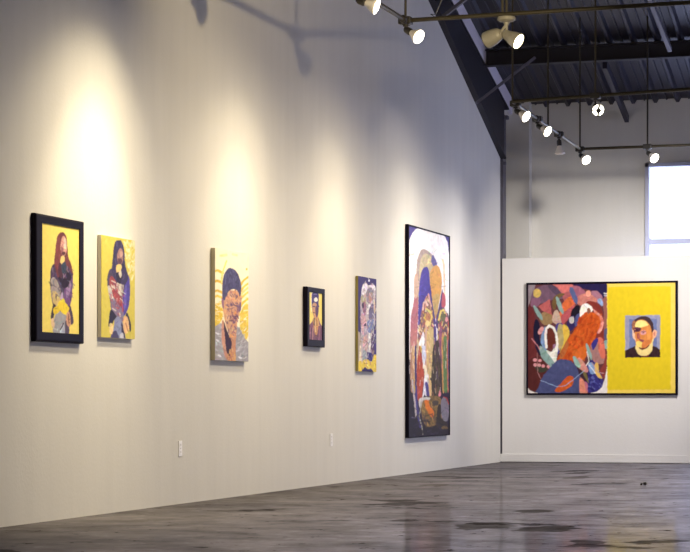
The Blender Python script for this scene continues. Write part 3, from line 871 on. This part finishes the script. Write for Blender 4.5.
# big tan and violet arch
A.poly([(135, 560), (140, 430), (150, 350), (175, 290), (205, 268), (245, 290), (285, 330), (320, 410), (330, 560), (330, 760), (130, 800)], (168, 150, 146))
A.poly([(165, 560), (170, 420), (190, 340), (225, 310), (275, 345), (305, 410), (310, 560), (240, 700), (150, 780)], (196, 182, 148))
A.poly([(155, 960), (158, 720), (170, 560), (190, 470), (222, 436), (252, 460), (262, 560), (275, 680), (292, 860), (300, 1000), (160, 1010)], (74, 64, 150))
A.poly([(290, 330), (310, 360), (330, 420), (300, 440), (275, 380)], (96, 92, 150))
A.poly([(262, 560), (275, 470), (315, 425), (350, 450), (372, 540), (370, 650), (345, 780), (325, 900), (305, 905), (285, 760)], (212, 160, 92))
A.poly([(285, 720), (350, 700), (335, 850), (318, 905), (300, 870)], (196, 164, 110))
A.poly([(268, 600), (285, 760), (308, 900), (318, 960), (290, 960), (275, 760)], (74, 60, 128))
A.poly([(375, 650), (385, 720), (400, 850), (430, 900), (440, 1010), (330, 1010), (320, 920), (350, 790)], (86, 64, 116))
A.poly([(378, 690), (400, 700), (405, 800), (372, 810)], (186, 90, 104))
# rose columns at left
A.poly([(128, 640), (150, 700), (155, 830), (150, 1010), (140, 1130), (85, 1150), (88, 900), (110, 780)], (176, 110, 122))
A.poly([(120, 520), (150, 500), (160, 640), (140, 720), (118, 690)], (196, 166, 150))
# clustered figures middle
CL = [(200, 780), (250, 690), (275, 780), (290, 900), (300, 1150), (160, 1150), (170, 950)]
A.poly(CL, (140, 100, 96))
A.dabs(CL, [(236, 220, 180), (186, 90, 80), (90, 60, 110), (222, 180, 80), (200, 160, 130), (60, 46, 84), (226, 150, 140)], 90, 4.5, 1.1, 85, 40, 0.85)
A.line([(200, 830), (205, 770), (225, 750), (240, 790)], 16, (226, 190, 180))
A.line([(250, 690), (262, 760), (275, 800)], 14, (226, 170, 160))
A.line([(230, 820), (262, 850), (275, 900), (262, 970)], 16, (226, 206, 120))
A.ell(248, 900, 24, 40, (186, 130, 96)); A.ell(240, 960, 20, 30, (236, 210, 150))
CR = [(345, 880), (380, 830), (420, 880), (440, 920), (442, 1150), (340, 1150)]
A.poly(CR, (110, 84, 90))
A.dabs(CR, [(236, 210, 140), (186, 90, 90), (90, 70, 110), (220, 180, 90), (80, 110, 80), (226, 160, 150)], 60, 4.5, 1.1, 85, 40, 0.85)
A.line([(345, 930), (360, 860), (385, 838), (400, 870)], 16, (232, 210, 120))
A.ell(385, 910, 24, 40, (110, 110, 84)); A.ell(415, 930, 14, 24, (230, 160, 160))
# lower half of vertical bands
A.crop(402, 330, 9.2)
A.poly([(70, 300), (78, 240), (90, 400), (130, 760), (230, 830), (445, 900), (445, 1010), (62, 1010)], (34, 26, 44), sm=False)
B6 = [(84, 130, 20, 552, (176, 130, 110)), (104, 128, 130, 560, (200, 160, 110)), (126, 142, 80, 700, (58, 48, 110)), (142, 160, 100, 480, (206, 186, 150)),
      (220, 240, -20, 470, (206, 170, 150)), (235, 262, 40, 560, (214, 180, 120)), (250, 300, 0, 420, (206, 180, 128)), (300, 320, -20, 180, (74, 60, 130)),
      (350, 374, 0, 520, (150, 90, 120)), (372, 392, 60, 560, (200, 150, 90)), (386, 420, 90, 560, (96, 128, 84)), (418, 432, 60, 560, (190, 110, 90)), (430, 448, 120, 600, (70, 60, 110))]
for x0, x1, y0, y1, c in B6:
    A.poly([(x0, y0), (x1, y0 + 10), (x1 + 3, (y0 + y1) / 2), (x1, y1), (x0 + 4, y1), (x0 - 2, (y0 + y1) / 2)], c)
A.poly([(92, 0), (140, 0), (140, 130), (100, 150), (84, 100)], (184, 120, 120))
A.poly([(165, 150), (186, 190), (200, 330), (210, 420), (195, 560), (190, 640), (150, 640), (142, 420), (150, 240)], (178, 74, 54))
A.poly([(186, 60), (205, 20), (215, 90), (205, 150), (160, 140)], (246, 244, 246))
A.poly([(188, 170), (215, 150), (226, 230), (215, 300), (200, 315), (190, 250)], (206, 210, 234))
A.poly([(172, 150), (188, 165), (185, 210), (174, 200)], (214, 180, 70))
A.poly([(205, 350), (225, 330), (240, 400), (245, 480), (222, 480)], (240, 226, 200))
A.poly([(210, 440), (245, 410), (250, 480), (225, 560), (190, 640), (205, 540)], (240, 236, 240))
A.poly([(295, 160), (320, 110), (345, 130), (360, 300), (372, 420), (366, 600), (280, 610), (275, 420), (285, 260)], (62, 54, 52))
A.dabs([(295, 180), (345, 160), (365, 420), (360, 600), (285, 600), (280, 400)], [(46, 40, 40), (86, 78, 60), (72, 60, 70), (100, 90, 60)], 50, 6, 1.1, 88, 15, 0.7)
A.dabs([(85, 150), (445, 150), (445, 560), (90, 560)], [(226, 206, 170), (90, 70, 110), (196, 130, 100), (150, 90, 120), (236, 226, 220), (70, 56, 70)], 90, 7, 0.6, 89, 8, 0.6)
A.crop(402, 380, 9.2)
A.poly([(205, 40), (235, 20), (245, 90), (232, 150), (205, 120)], (220, 216, 226))
A.poly([(218, 30), (240, 30), (255, 100), (260, 160), (235, 150), (225, 90)], (74, 66, 140))
A.poly([(252, 20), (275, 20), (275, 140), (258, 150)], (226, 190, 130))
A.line([(100, 0), (115, 130), (130, 260), (135, 340)], 16, (190, 180, 180))
A.line([(118, 60), (128, 100)], 14, (214, 190, 90))
A.line([(135, 60), (140, 200), (155, 330), (175, 430)], 18, (70, 62, 130))
A.line([(95, 340), (130, 345)], 8, (150, 140, 160))
BUST = [(180, 200), (220, 160), (300, 150), (350, 165), (372, 220), (368, 330), (380, 400), (330, 410), (250, 430), (210, 400), (190, 330)]
A.poly(BUST, (136, 108, 64))
A.dabs(BUST, [(96, 76, 50), (170, 140, 84), (116, 92, 58), (190, 150, 90), (74, 58, 44)], 70, 5, 1.3, 70, 45, 0.7)
A.poly([(212, 190), (245, 180), (262, 240), (296, 290), (292, 345), (262, 330), (225, 260)], (222, 120, 44))
A.poly([(160, 180), (200, 160), (262, 165), (255, 185), (200, 190), (180, 260), (165, 240)], (210, 206, 200))
A.poly([(280, 205), (310, 190), (340, 205), (330, 240), (292, 230)], (74, 64, 60))
A.poly([(340, 230), (366, 250), (362, 350), (400, 380), (420, 430), (330, 420), (325, 320)], (48, 40, 40))
A.poly([(362, 200), (392, 165), (425, 210), (436, 300), (420, 380), (380, 370), (364, 300)], (128, 122, 136))
A.line([(385, 165), (410, 170), (432, 230)], 7, (200, 60, 50))
A.line([(185, 200), (165, 330), (190, 440), (195, 495)], 9, (170, 166, 150))
A.poly([(340, 150), (352, 100), (362, 150)], (226, 140, 150))
A.poly([(365, 440), (400, 420), (425, 450), (385, 455)], (116, 92, 60))
A.dabs([(70, 250), (440, 420), (440, 500), (70, 510)], [(26, 22, 42), (50, 42, 70), (34, 28, 36)], 60, 6, 1.5, 20, 60, 0.6)
A.brush((410, 250, 449, 434), 420, 5, 0.9, 0.3)
framed_on_wall('abstract_painting', 'tall abstract with arched white field in thin black frame, last on long wall', Q6, I6, 0.04, A, 0.003)

# ---- 7: wide diptych on the partition
DY = 0.045
Y7 = YP - DY
def prect(q):
    p = [on_y(*k, Y7) for k in q]
    return (p[0].x + p[3].x) / 2, (p[1].x + p[2].x) / 2, (p[2].z + p[3].z) / 2, (p[0].z + p[1].z) / 2
Q7 = [(526.2, 282.4), (677.6, 281.0), (677.6, 395.3), (526.2, 394.8)]
I7 = [(528.0, 284.2), (675.4, 283.1), (675.4, 393.3), (528.0, 393.0)]
A = Art(I7, 360, 270, (110, 60, 62), 0.12).crop(525, 280, 8.214)
P = A.poly
# lower white corners, upper navy corner
P([(0, 30), (700, 30), (700, 1000), (0, 1000)], (96, 52, 56), sm=False)
P([(380, 30), (700, 30), (700, 170), (640, 170), (560, 90), (480, 70), (420, 50)], (34, 26, 72), sm=False)
P([(25, 260), (70, 250), (90, 400), (120, 700), (150, 920), (60, 920), (25, 860)], (104, 42, 44))
P([(25, 30), (90, 35), (60, 120), (40, 180), (25, 220)], (146, 132, 140), sm=False)
P([(100, 60), (190, 40), (290, 100), (310, 150), (230, 160), (140, 190), (60, 190), (55, 110)], (112, 84, 104))
P([(190, 40), (270, 55), (330, 110), (290, 140), (220, 90)], (84, 66, 88))
P([(230, 32), (370, 32), (400, 60), (360, 110), (310, 110), (265, 60)], (214, 116, 112))
P([(390, 55), (440, 50), (500, 100), (480, 130), (420, 130)], (160, 96, 116))
P([(545, 95), (590, 90), (630, 130), (640, 190), (600, 190), (560, 140)], (162, 112, 132))
P([(430, 140), (500, 110), (560, 130), (600, 180), (540, 180), (470, 210), (430, 190)], (196, 124, 112))
P([(310, 120), (370, 95), (410, 150), (390, 230), (330, 180)], (168, 92, 96))
P([(60, 150), (130, 150), (110, 210), (50, 210)], (134, 92, 116))
A.ell(100, 105, 33, 37, (206, 176, 96)); A.ell(522, 112, 22, 26, (236, 158, 136))
P([(225, 220), (235, 150), (280, 110), (330, 115), (270, 160), (250, 240)], (112, 88, 52))
P([(110, 215), (205, 155), (222, 290), (200, 300)], (186, 96, 96), sm=False)
P([(285, 270), (310, 190), (380, 130), (412, 180), (400, 240), (330, 320), (300, 340)], (214, 106, 60))
P([(300, 290), (380, 220), (412, 200), (390, 270), (340, 340), (310, 370)], (180, 86, 92))
P([(120, 300), (160, 260), (235, 300), (230, 350), (170, 370), (130, 340)], (150, 122, 84))
P([(235, 270), (270, 250), (300, 340), (280, 370), (230, 340)], (196, 170, 150))
P([(380, 260), (420, 210), (450, 220), (445, 290), (420, 340), (380, 310)], (24, 18, 34))
P([(355, 330), (400, 290), (410, 380), (370, 420), (345, 380)], (48, 38, 90))
P([(365, 310), (398, 300), (400, 350), (370, 350)], (196, 190, 186))
P([(420, 290), (460, 280), (440, 350), (410, 380)], (80, 84, 134))
P([(505, 190), (560, 175), (620, 220), (650, 330), (650, 560), (600, 700), (560, 560), (600, 300)], (128, 48, 40))
P([(545, 230), (590, 260), (640, 310), (645, 380), (610, 440), (590, 420), (618, 350), (580, 280)], (226, 150, 140))
# the orange trunk
OR = [(350, 500), (420, 390), (445, 310), (480, 268), (545, 262), (600, 290), (622, 350), (600, 420), (560, 520), (530, 590), (490, 640), (440, 670), (390, 660), (340, 650), (270, 640), (300, 590)]
P(OR, (198, 84, 28))
A.dabs(OR, [(184, 70, 22), (214, 104, 40), (160, 54, 24), (206, 92, 34)], 130, 7, 2.2, 115, 35, 0.55)
P([(440, 560), (520, 540), (500, 640), (440, 660), (390, 600)], (214, 110, 44), a=0.7)
P([(452, 250), (470, 205), (510, 192), (552, 225), (548, 262), (500, 262), (470, 290), (455, 300)], (246, 240, 230))
P([(510, 245), (530, 230), (540, 262), (520, 280)], (140, 90, 70))
P([(370, 60), (395, 65), (430, 140), (428, 195), (412, 190), (372, 110)], (86, 96, 140))
P([(258, 140), (280, 150), (318, 250), (312, 280), (285, 250), (262, 190)], (138, 166, 160))
P([(70, 205), (95, 220), (140, 290), (142, 330), (110, 300), (80, 250)], (134, 164, 160))
P([(600, 160), (625, 155), (645, 200), (630, 215), (600, 180)], (150, 172, 206))
P([(640, 160), (680, 150), (680, 420), (655, 420), (648, 260)], (146, 92, 84))
P([(650, 420), (680, 400), (680, 480), (660, 520)], (84, 80, 112))
P([(650, 505), (682, 495), (682, 560), (655, 560)], (140, 168, 160))
A.line([(652, 112), (678, 112)], 10, (206, 200, 206)); A.line([(652, 128), (678, 128)], 10, (190, 184, 196))
# white loop with brown core
P([(75, 350), (95, 320), (120, 360), (120, 480), (160, 560), (130, 620), (90, 560), (70, 440)], (26, 22, 50))
P([(140, 430), (170, 380), (165, 480), (180, 590), (150, 560), (130, 500)], (120, 150, 190))
P([(250, 380), (310, 360), (340, 460), (300, 560), (260, 600)], (74, 66, 140))
P([(280, 360), (330, 400), (330, 480), (285, 580), (265, 470)], (176, 160, 110))
P([(310, 370), (355, 390), (365, 450), (330, 520), (285, 600), (320, 500)], (222, 186, 74))
P([(170, 400), (195, 370), (235, 370), (262, 430), (262, 540), (230, 560), (185, 545), (170, 470)], (100, 44, 34))
P([(228, 540), (250, 525), (262, 560), (245, 580)], (160, 120, 150))
A.line([(178, 550), (168, 470), (175, 400), (200, 372), (235, 390), (258, 440), (268, 530), (250, 640), (240, 680)], 20, (238, 234, 226))
A.line([(262, 560), (250, 620), (240, 720)], 26, (236, 232, 224))
P([(175, 575), (215, 590), (250, 560), (258, 700), (235, 700), (210, 640)], (238, 234, 226))
P([(108, 420), (135, 380), (155, 395), (140, 430), (115, 445)], (216, 150, 150))
A.crop(525, 338, 8.207)
P([(282, 170), (300, 100), (345, 20), (360, 60), (320, 150)], (176, 110, 60), a=0.7)
# dark maroon field and little pink flowers at left
P([(25, 200), (120, 150), (180, 250), (140, 420), (60, 440), (25, 380)], (84, 36, 36))
P([(80, 220), (150, 240), (190, 250), (150, 280), (100, 270)], (60, 62, 50))
for q in ((82, 178), (125, 182), (86, 218), (150, 228), (195, 232), (118, 220)): A.ell(q[0], q[1], 15, 14, (220, 150, 156))
P([(118, 70), (150, 75), (215, 160), (255, 220), (248, 272), (215, 240), (140, 160)], (136, 164, 160))
P([(185, 110), (230, 110), (258, 60), (260, 150), (258, 210), (230, 160)], (236, 232, 222))
A.line([(55, 0), (110, 70), (120, 90)], 8, (200, 130, 140)); A.line([(100, 120), (105, 280), (130, 330)], 4, (180, 130, 130))
# pink/olive bodies on the right
P([(540, 60), (600, 30), (640, 120), (655, 200), (560, 210), (540, 150)], (164, 120, 116))
P([(600, 0), (645, 20), (660, 150), (630, 170), (605, 100)], (212, 112, 92))
P([(550, 40), (590, 0), (600, 30), (560, 100)], (58, 50, 130))
P([(650, 200), (668, 100), (670, 260), (650, 330), (610, 290)], (134, 56, 50))
P([(510, 220), (560, 180), (640, 330), (640, 400), (590, 440), (510, 440), (460, 340)], (52, 48, 120))
A.dabs([(520, 300), (620, 340), (610, 420), (520, 430)], [(36, 34, 96), (80, 84, 160), (100, 104, 170)], 24, 3, 1.2, 45, 60, 0.8)
P([(520, 210), (560, 205), (585, 280), (540, 290)], (130, 160, 206))
P([(575, 210), (600, 205), (610, 280), (635, 330), (600, 320), (575, 270)], (222, 182, 96))
A.line([(525, 220), (560, 260), (580, 290)], 7, (220, 224, 232)); A.line([(550, 200), (600, 280), (650, 290)], 5, (190, 150, 160))
P([(430, 250), (500, 240), (520, 350), (470, 340)], (56, 34, 50))
P([(460, 240), (490, 250), (520, 340), (520, 370), (490, 320)], (116, 104, 64))
P([(440, 160), (480, 190), (520, 260), (500, 280), (440, 240), (430, 200)], (206, 140, 130))
P([(395, 155), (420, 155), (455, 215), (450, 245), (415, 220)], (146, 176, 166))
P([(500, 50), (515, 55), (550, 140), (545, 180), (515, 120)], (142, 172, 166))
A.line([(512, 110), (526, 190), (505, 225)], 7, (226, 224, 222))
# blue mound and its orange leaf
P([(104, 455), (112, 400), (150, 310), (200, 250), (255, 190), (310, 172), (370, 185), (420, 230), (445, 300), (452, 380), (450, 460), (300, 470)], (72, 78, 122))
A.dabs([(120, 440), (200, 260), (310, 180), (430, 260), (440, 450)], [(64, 70, 112), (82, 88, 134), (72, 76, 118)], 60, 6, 2, 30, 60, 0.5)
P([(245, 430), (280, 390), (330, 330), (370, 308), (400, 325), (392, 380), (350, 415), (280, 445)], (196, 88, 38))
A.line([(130, 345), (200, 372), (270, 400), (330, 390), (400, 340), (490, 262)], 5, (150, 170, 206))
P([(452, 330), (490, 360), (512, 450), (452, 450)], (212, 136, 112))
P([(490, 360), (515, 380), (515, 440), (500, 420)], (190, 110, 130))
A.brush((528, 284, 606, 393), 420, 5, 1.4, 0.22)
# white rounded lower corners
P([(18, 395), (40, 425), (70, 440), (105, 447), (105, 470), (18, 470)], (228, 220, 214), sm=False)
P([(682, 170), (672, 250), (655, 340), (632, 400), (590, 440), (540, 450), (540, 470), (690, 470)], (232, 226, 222), sm=False)
# yellow panel with lighter margin, small portrait
A.crop(0, 0, 1)
P([(607.2, 270), (700, 270), (700, 410), (607.2, 410)], (236, 206, 92), var=0.0, sm=False)
P([(608.0, 287.2), (670.6, 286.6), (670.6, 389.4), (608.0, 390)], (222, 196, 34), var=0.0, sm=False)
A.crop(620, 310, 10.62)
P([(55, 62), (425, 58), (425, 505), (55, 505)], (150, 150, 178), sm=False, var=0.05)
P([(100, 100), (390, 96), (390, 480), (100, 480)], (110, 122, 168), sm=False, var=0.06)
P([(55, 430), (110, 405), (175, 380), (340, 380), (390, 400), (425, 425), (425, 505), (55, 505)], (50, 30, 36), sm=False, var=0.15)
P([(175, 370), (180, 450), (215, 482), (262, 490), (310, 470), (340, 430), (345, 360), (345, 290)], (238, 214, 142))
P([(215, 482), (262, 490), (310, 472), (300, 490), (250, 500)], (130, 60, 44), sm=False)
P([(345, 225), (372, 212), (392, 240), (380, 290), (350, 306), (338, 270)], (236, 180, 146))
P([(128, 150), (160, 110), (220, 84), (300, 100), (340, 170), (348, 240), (340, 330), (300, 385), (240, 412), (200, 405), (172, 370), (160, 330), (140, 290), (130, 220)], (216, 136, 70))
P([(165, 150), (200, 112), (262, 120), (300, 155), (290, 170), (220, 190), (170, 186)], (248, 226, 140))
P([(130, 210), (150, 240), (170, 330), (185, 370), (165, 330), (140, 290)], (240, 200, 170))
P([(220, 225), (270, 220), (275, 255), (230, 265)], (226, 160, 160))
P([(150, 190), (195, 185), (225, 200), (200, 235), (160, 235), (145, 250)], (92, 44, 66))
P([(180, 250), (205, 250), (215, 300), (190, 310), (180, 290)], (176, 92, 80))
A.line([(228, 232), (250, 226), (276, 232)], 8, (110, 56, 60)); A.ell(250, 242, 13, 6, (96, 60, 78)); A.ell(178, 214, 16, 9, (60, 32, 56))
A.line([(196, 250), (184, 292), (204, 306)], 9, (150, 74, 70)); A.line([(176, 352), (205, 348), (236, 356)], 7, (150, 76, 66))
A.poly([(285, 180), (320, 200), (326, 290), (300, 330), (282, 260)], (228, 150, 78)); A.ell(366, 256, 12, 24, (206, 130, 110))
P([(170, 340), (215, 335), (245, 345), (238, 400), (205, 405), (180, 380)], (236, 206, 110))
P([(205, 310), (250, 320), (255, 350), (215, 335)], (140, 70, 80))
P([(235, 350), (300, 320), (320, 340), (290, 390), (240, 412)], (206, 122, 66))
P([(205, 398), (260, 405), (310, 370), (300, 395), (240, 425), (205, 412)], (96, 44, 36))
P([(130, 190), (128, 140), (175, 92), (240, 70), (310, 85), (350, 150), (356, 210), (340, 240), (325, 180), (290, 130), (235, 105), (180, 115), (158, 165), (140, 210)], (66, 46, 52))
P([(130, 140), (150, 110), (165, 130), (155, 190), (132, 190)], (150, 96, 72))
A.dabs([(140, 120), (160, 110), (165, 200), (135, 200)], [(210, 140, 90), (80, 46, 50)], 8, 1.2, 0.5, 40, 60, 0.9)
x0, x1, z0, z1 = prect(Q7); i0, i1, j0, j1 = prect(I7)
t = thing('diptych_painting', 'wide diptych of orange abstract and yellow portrait panel hung on the far partition', 'painting', ((x0 + x1) / 2, YP, z0))
b = NB(); ring(b, 'y', x0, x1, z0, z1, i0, i1, j0, j1, YP, Y7, 0.004)
link_mesh('frame', b, M_FRAME, t)
A.mesh('painted_panel', t, (i0 - 0.002, Y7 + 0.006, j1 + 0.002), (i1 + 0.002, Y7 + 0.006, j1 + 0.002), (i0 - 0.002, Y7 + 0.006, j0 - 0.002))

# ------------------------------------------------------------------ lighting grid
PR = 0.016
def pipe(label, a, b_, rods, joints=()):
    a = Vector(a); b_ = Vector(b_)
    t = thing('lighting_pipe', label, 'pipe', a, 'ceiling lighting pipes')
    m = NB(); add_tube(m, a, b_, PR, 14); link_mesh('pipe', m, M_PIPE, t, False)
    for p in rods:
        m = NB(); add_tube(m, (p[0], p[1], p[2] + PR), (p[0], p[1], roofz(p[1]) - 0.02), 0.0095, 10)
        link_mesh('hanger_rod', m, M_PIPE, t)
    for p in joints:
        m = NB()
        d = (b_ - a).normalized()
        add_lathe(m, [(0, -0.085), (0.024, -0.085), (0.031, -0.07), (0.031, -0.025), (0.022, -0.02), (0.022, 0.02), (0.031, 0.025), (0.031, 0.07), (0.024, 0.085), (0, 0.085)], p, d, 12)
        link_mesh('coupling', m, M_BLACK, t)
    return t
JA = on_z(405.5, 20.5, ZPIPE)
fx = on_y(506.5, 13, JA.y)
pA0 = Vector((JA.x, JA.y - 4.4, ZPIPE))
pipe('dark lighting pipe running along the long wall to the nearest lamp junction', pA0, JA, [(JA.x, JA.y, ZPIPE)], [JA])
c1 = on_y(690, 2.5, JA.y)
e1 = JA + (c1 - JA) * 2.4
def at_x(a, b_, x): return a + (b_ - a) * ((x - a.x) / (b_.x - a.x))
pfx = at_x(JA, e1, fx.x)
pipe('dark crosswise lighting pipe at the top that carries the twin floodlight', JA, e1, [(pfx.x, JA.y, pfx.z), (pfx.x - 0.03, JA.y, pfx.z)], [])
SB = on_z(512.5, 101.5, ZPIPE); EB = on_z(580, 149.0, ZPIPE)
d_ = on_z(537.5, 117, ZPIPE)
def on_pipe(a, b_, px):
    # the point of a pipe seen in column px
    best = min((i / 400.0 for i in range(401)), key=lambda t: abs(column(a + (b_ - a) * t) - px))
    return a + (b_ - a) * best
def column(p):
    q = p - _C
    return 345 + F_PX * q.dot(_R) / q.dot(_F)
PBc = on_pipe(SB, EB, 515.5); PBd = on_pipe(SB, EB, 537.5); PBe = on_pipe(SB, EB, 559.0)
R548 = on_pipe(SB, EB, 548)
pipe('dark lighting pipe running lengthwise in the corner with four lamps', SB, EB, [R548, EB], [PBd, PBe])
c2 = on_y(690, 89, SB.y); e2 = SB + (c2 - SB) * 2.2
H2 = on_pipe(SB, e2, 595.5)
pipe('dark crosswise lighting pipe below the steel beam with one bare lamp', SB, e2, [SB, H2], [])
c3 = on_y(690, 145, EB.y); e3 = EB + (c3 - EB) * 2.6
G3 = on_pipe(EB, e3, 647.5)
pipe('dark crosswise lighting pipe crossing just above the bright window', EB, e3, [G3], [])

def vdir(r, f, z): return (_R * r + _F * f + Vector((0, 0, z))).normalized()
def lamp(label, p, n, lit=True, drop=0.035, power=25, neck=0.05, spider=False, side=None):
    """PAR lamp: clamp on the pipe, stem, socket, bell-shaped bulb, lens"""
    p = Vector(p); n = Vector(n)
    t = thing('spotlight', label, 'spotlight', p, 'spotlights on the lighting pipes')
    m = NB(); add_box(m, p.x - 0.048, p.x + 0.048, p.y - 0.04, p.y + 0.04, p.z - 0.03, p.z + 0.026, 0.008)
    add_lathe(m, [(0, 0), (0.022, 0), (0.022, 0.02), (0, 0.02)], p + Vector((0, 0, -0.045)), (0, 0, 1), 10)
    link_mesh('clamp', m, M_BLACK, t)
    k = p + Vector((0, 0, -0.03 - drop))
    m = NB(); add_tube(m, p + Vector((0, 0, -0.03)), k, 0.009, 10)
    add_lathe(m, [(0, -0.014), (0.012, -0.012), (0.015, 0), (0.012, 0.012), (0, 0.014)], k, (0, 0, 1), 10)
    link_mesh('stem', m, M_BLACK, t)
    s0 = k
    m = NB(); add_lathe(m, [(0, 0), (0.019, 0), (0.025, 0.012), (0.027, neck), (0.023, neck + 0.012), (0, neck + 0.012)], s0, n, 14)
    link_mesh('socket', m, M_BLACK, t)
    b0 = s0 + n * (neck + 0.008)
    m = NB(); add_lathe(m, [(0.019, 0), (0.023, 0.012), (0.032, 0.032), (0.045, 0.058), (0.0545, 0.080), (0.0555, 0.086), (0.052, 0.087), (0.042, 0.075), (0.03, 0.05), (0.0, 0.045)], b0, n, 22)
    link_mesh('bulb', m, M_BULB, t, True)
    m = NB(); add_lathe(m, [(0.052, 0.083), (0.052, 0.088), (0.042, 0.093), (0.025, 0.096), (0, 0.097)], b0, n, 22)
    ln = link_mesh('lens', m, M_LENS if lit else M_LENS_OFF, t, True)
    if spider:
        u = n.cross(Vector((0, 0, 1))).normalized(); v = u.cross(n)
        m = NB(); c = b0 + n * 0.101
        for dd in (u, v): add_bar(m, c - dd * 0.056, c + dd * 0.056, 0.02, 0.008)
        add_lathe(m, [(0, -0.004), (0.024, -0.004), (0.024, 0.005), (0, 0.006)], c, n, 14)
        link_mesh('spider_guard', m, M_BLACK, t)
    if lit and power:
        q = spot('beam', b0 + n * 0.115, b0 + n * 1.2, power, 75, 0.9, WARMW, 0.05)
        q.parent = t; q.matrix_parent_inverse = Matrix.Translation(-p)
    return t
NR = vdir(0.66, -0.58, -0.48)
PA = on_pipe(pA0, JA, 374)
lamp('lit white spotlight at the top edge, just left of the first pipe junction', on_pipe(pA0, JA, 357.5), vdir(0.90, -0.22, -0.36))
lamp('lit white spotlight tilted right beneath the pipe junction nearest the long wall', JA, NR)
lamp('lit spotlight highest on the lengthwise corner pipe, by the rafter foot', PBc, NR)
lamp('lit spotlight second down the lengthwise corner pipe, above the unlit one', PBd, NR)
lamp('unlit white spotlight pointing straight down from the corner pipe', PBe, vdir(0.06, 0.0, -1), lit=False, drop=0.03)
lamp('lit spotlight where the corner pipe meets the last crosswise pipe', EB, vdir(0.42, -0.78, -0.50))
lamp('lit spotlight hanging above the left edge of the window', G3, vdir(0.45, -0.74, -0.55))
lamp('bare lamp with dark cross guard facing the viewer, above the orange abstract', H2, vdir(0.10, -0.88, -0.46), spider=True, drop=0.06, neck=0.035, power=15)

# twin floodlight on the top crosswise pipe
p = pfx
t = thing('twin_floodlight', 'white twin-head floodlight under the top crosswise pipe, right head lit', 'floodlight', p)
m = NB(); add_lathe(m, [(0, 0), (0.062, 0), (0.066, -0.006 * -1), (0.066, 0.024), (0.05, 0.034), (0.022, 0.04), (0.018, 0.06), (0, 0.062)], p + Vector((0, 0, -0.02)), (0, 0, -1), 26)
link_mesh('canopy', m, M_WHITE, t)
base = p + Vector((0, 0, -0.075))
def head(n, off, lit):
    n = Vector(n)
    k = base + off
    m = NB(); add_tube(m, base, k, 0.011, 12)
    add_lathe(m, [(0, -0.018), (0.02, -0.016), (0.022, 0), (0.02, 0.016), (0, 0.018)], k, (1, 0, 0), 12)
    link_mesh('arm', m, M_WHITE, t)
    c = k + n * 0.005
    m = NB()
    if lit: add_lathe(m, [(0, -0.03), (0.026, -0.03), (0.034, -0.015), (0.040, 0.02), (0.054, 0.06), (0.060, 0.11), (0.058, 0.113), (0.05, 0.10), (0, 0.095)], c, n, 24)
    else: add_lathe(m, [(0, -0.02), (0.03, -0.018), (0.045, 0.0), (0.056, 0.035), (0.062, 0.075), (0.063, 0.113), (0.058, 0.115), (0.05, 0.10), (0, 0.095)], c, n, 24)
    h = link_mesh('lamp_head', m, M_WHITE, t)
    m = NB(); add_lathe(m, [(0.0555, 0.104), (0.0555, 0.112), (0.03, 0.118), (0, 0.12)], c, n, 24)
    l = link_mesh('lens', m, M_LENSY if lit else M_LENS_OFF, h)
    l.matrix_parent_inverse = Matrix.Identity(4)
    if lit:
        q = spot('beam', c + n * 0.14, c + n * 1.2, 30, 90, 0.9, WARM, 0.05)
        q.parent = t; q.matrix_parent_inverse = Matrix.Translation(-Vector(t.location))
head(vdir(0.72, -0.48, -0.50), _R * 0.0 + Vector((0, 0, -0.075)), True)
head(vdir(-0.74, 0.58, -0.30), _R * -0.05 + Vector((0, 0, -0.068)), False)

# thin wire loop on the top pipe
m = NB()
pts = [at_x(JA, e1, JA.x + 0.22)]
w0 = pts[0]
pts = [w0 + Vector((0, 0, 0.016)), w0 + Vector((-0.03, 0.0, 0.035)), w0 + Vector((0.01, 0, 0.03)), w0 + Vector((0.045, 0, 0.11)), w0 + Vector((0.10, 0, 0.24)), w0 + Vector((0.14, 0, 0.40))]
for a, c in zip(pts, pts[1:]): add_tube(m, a, c, 0.003, 6)
tag(link_mesh('wire', m, M_BLACK), 'thin black wire rising from the top pipe beside the rafter', 'wire')

# little black scraps on the floor
for i, (px, py, s) in enumerate(((641.4, 485.2, 0.011), (644.8, 485.2, 0.015))):
    g = on_z(px, py, 0.0)
    m = NB()
    r = bmesh.ops.create_icosphere(m, subdivisions=2, radius=1)
    for v in r['verts']:
        k = 1 + 0.35 * math.sin(5 * v.co.x + 3 * v.co.y + i) * math.cos(4 * v.co.z)
        v.co = Vector((g.x + v.co.x * s * k, g.y + v.co.y * s * 1.3 * k, max(0.0, s * 0.9 + v.co.z * s * k)))
    tag(link_mesh('floor_scrap', m, M_DEBRIS), ('smaller left black scrap on the concrete floor below the diptych', 'larger right black scrap on the concrete floor below the diptych')[i], 'scrap', 'black scraps on the floor')
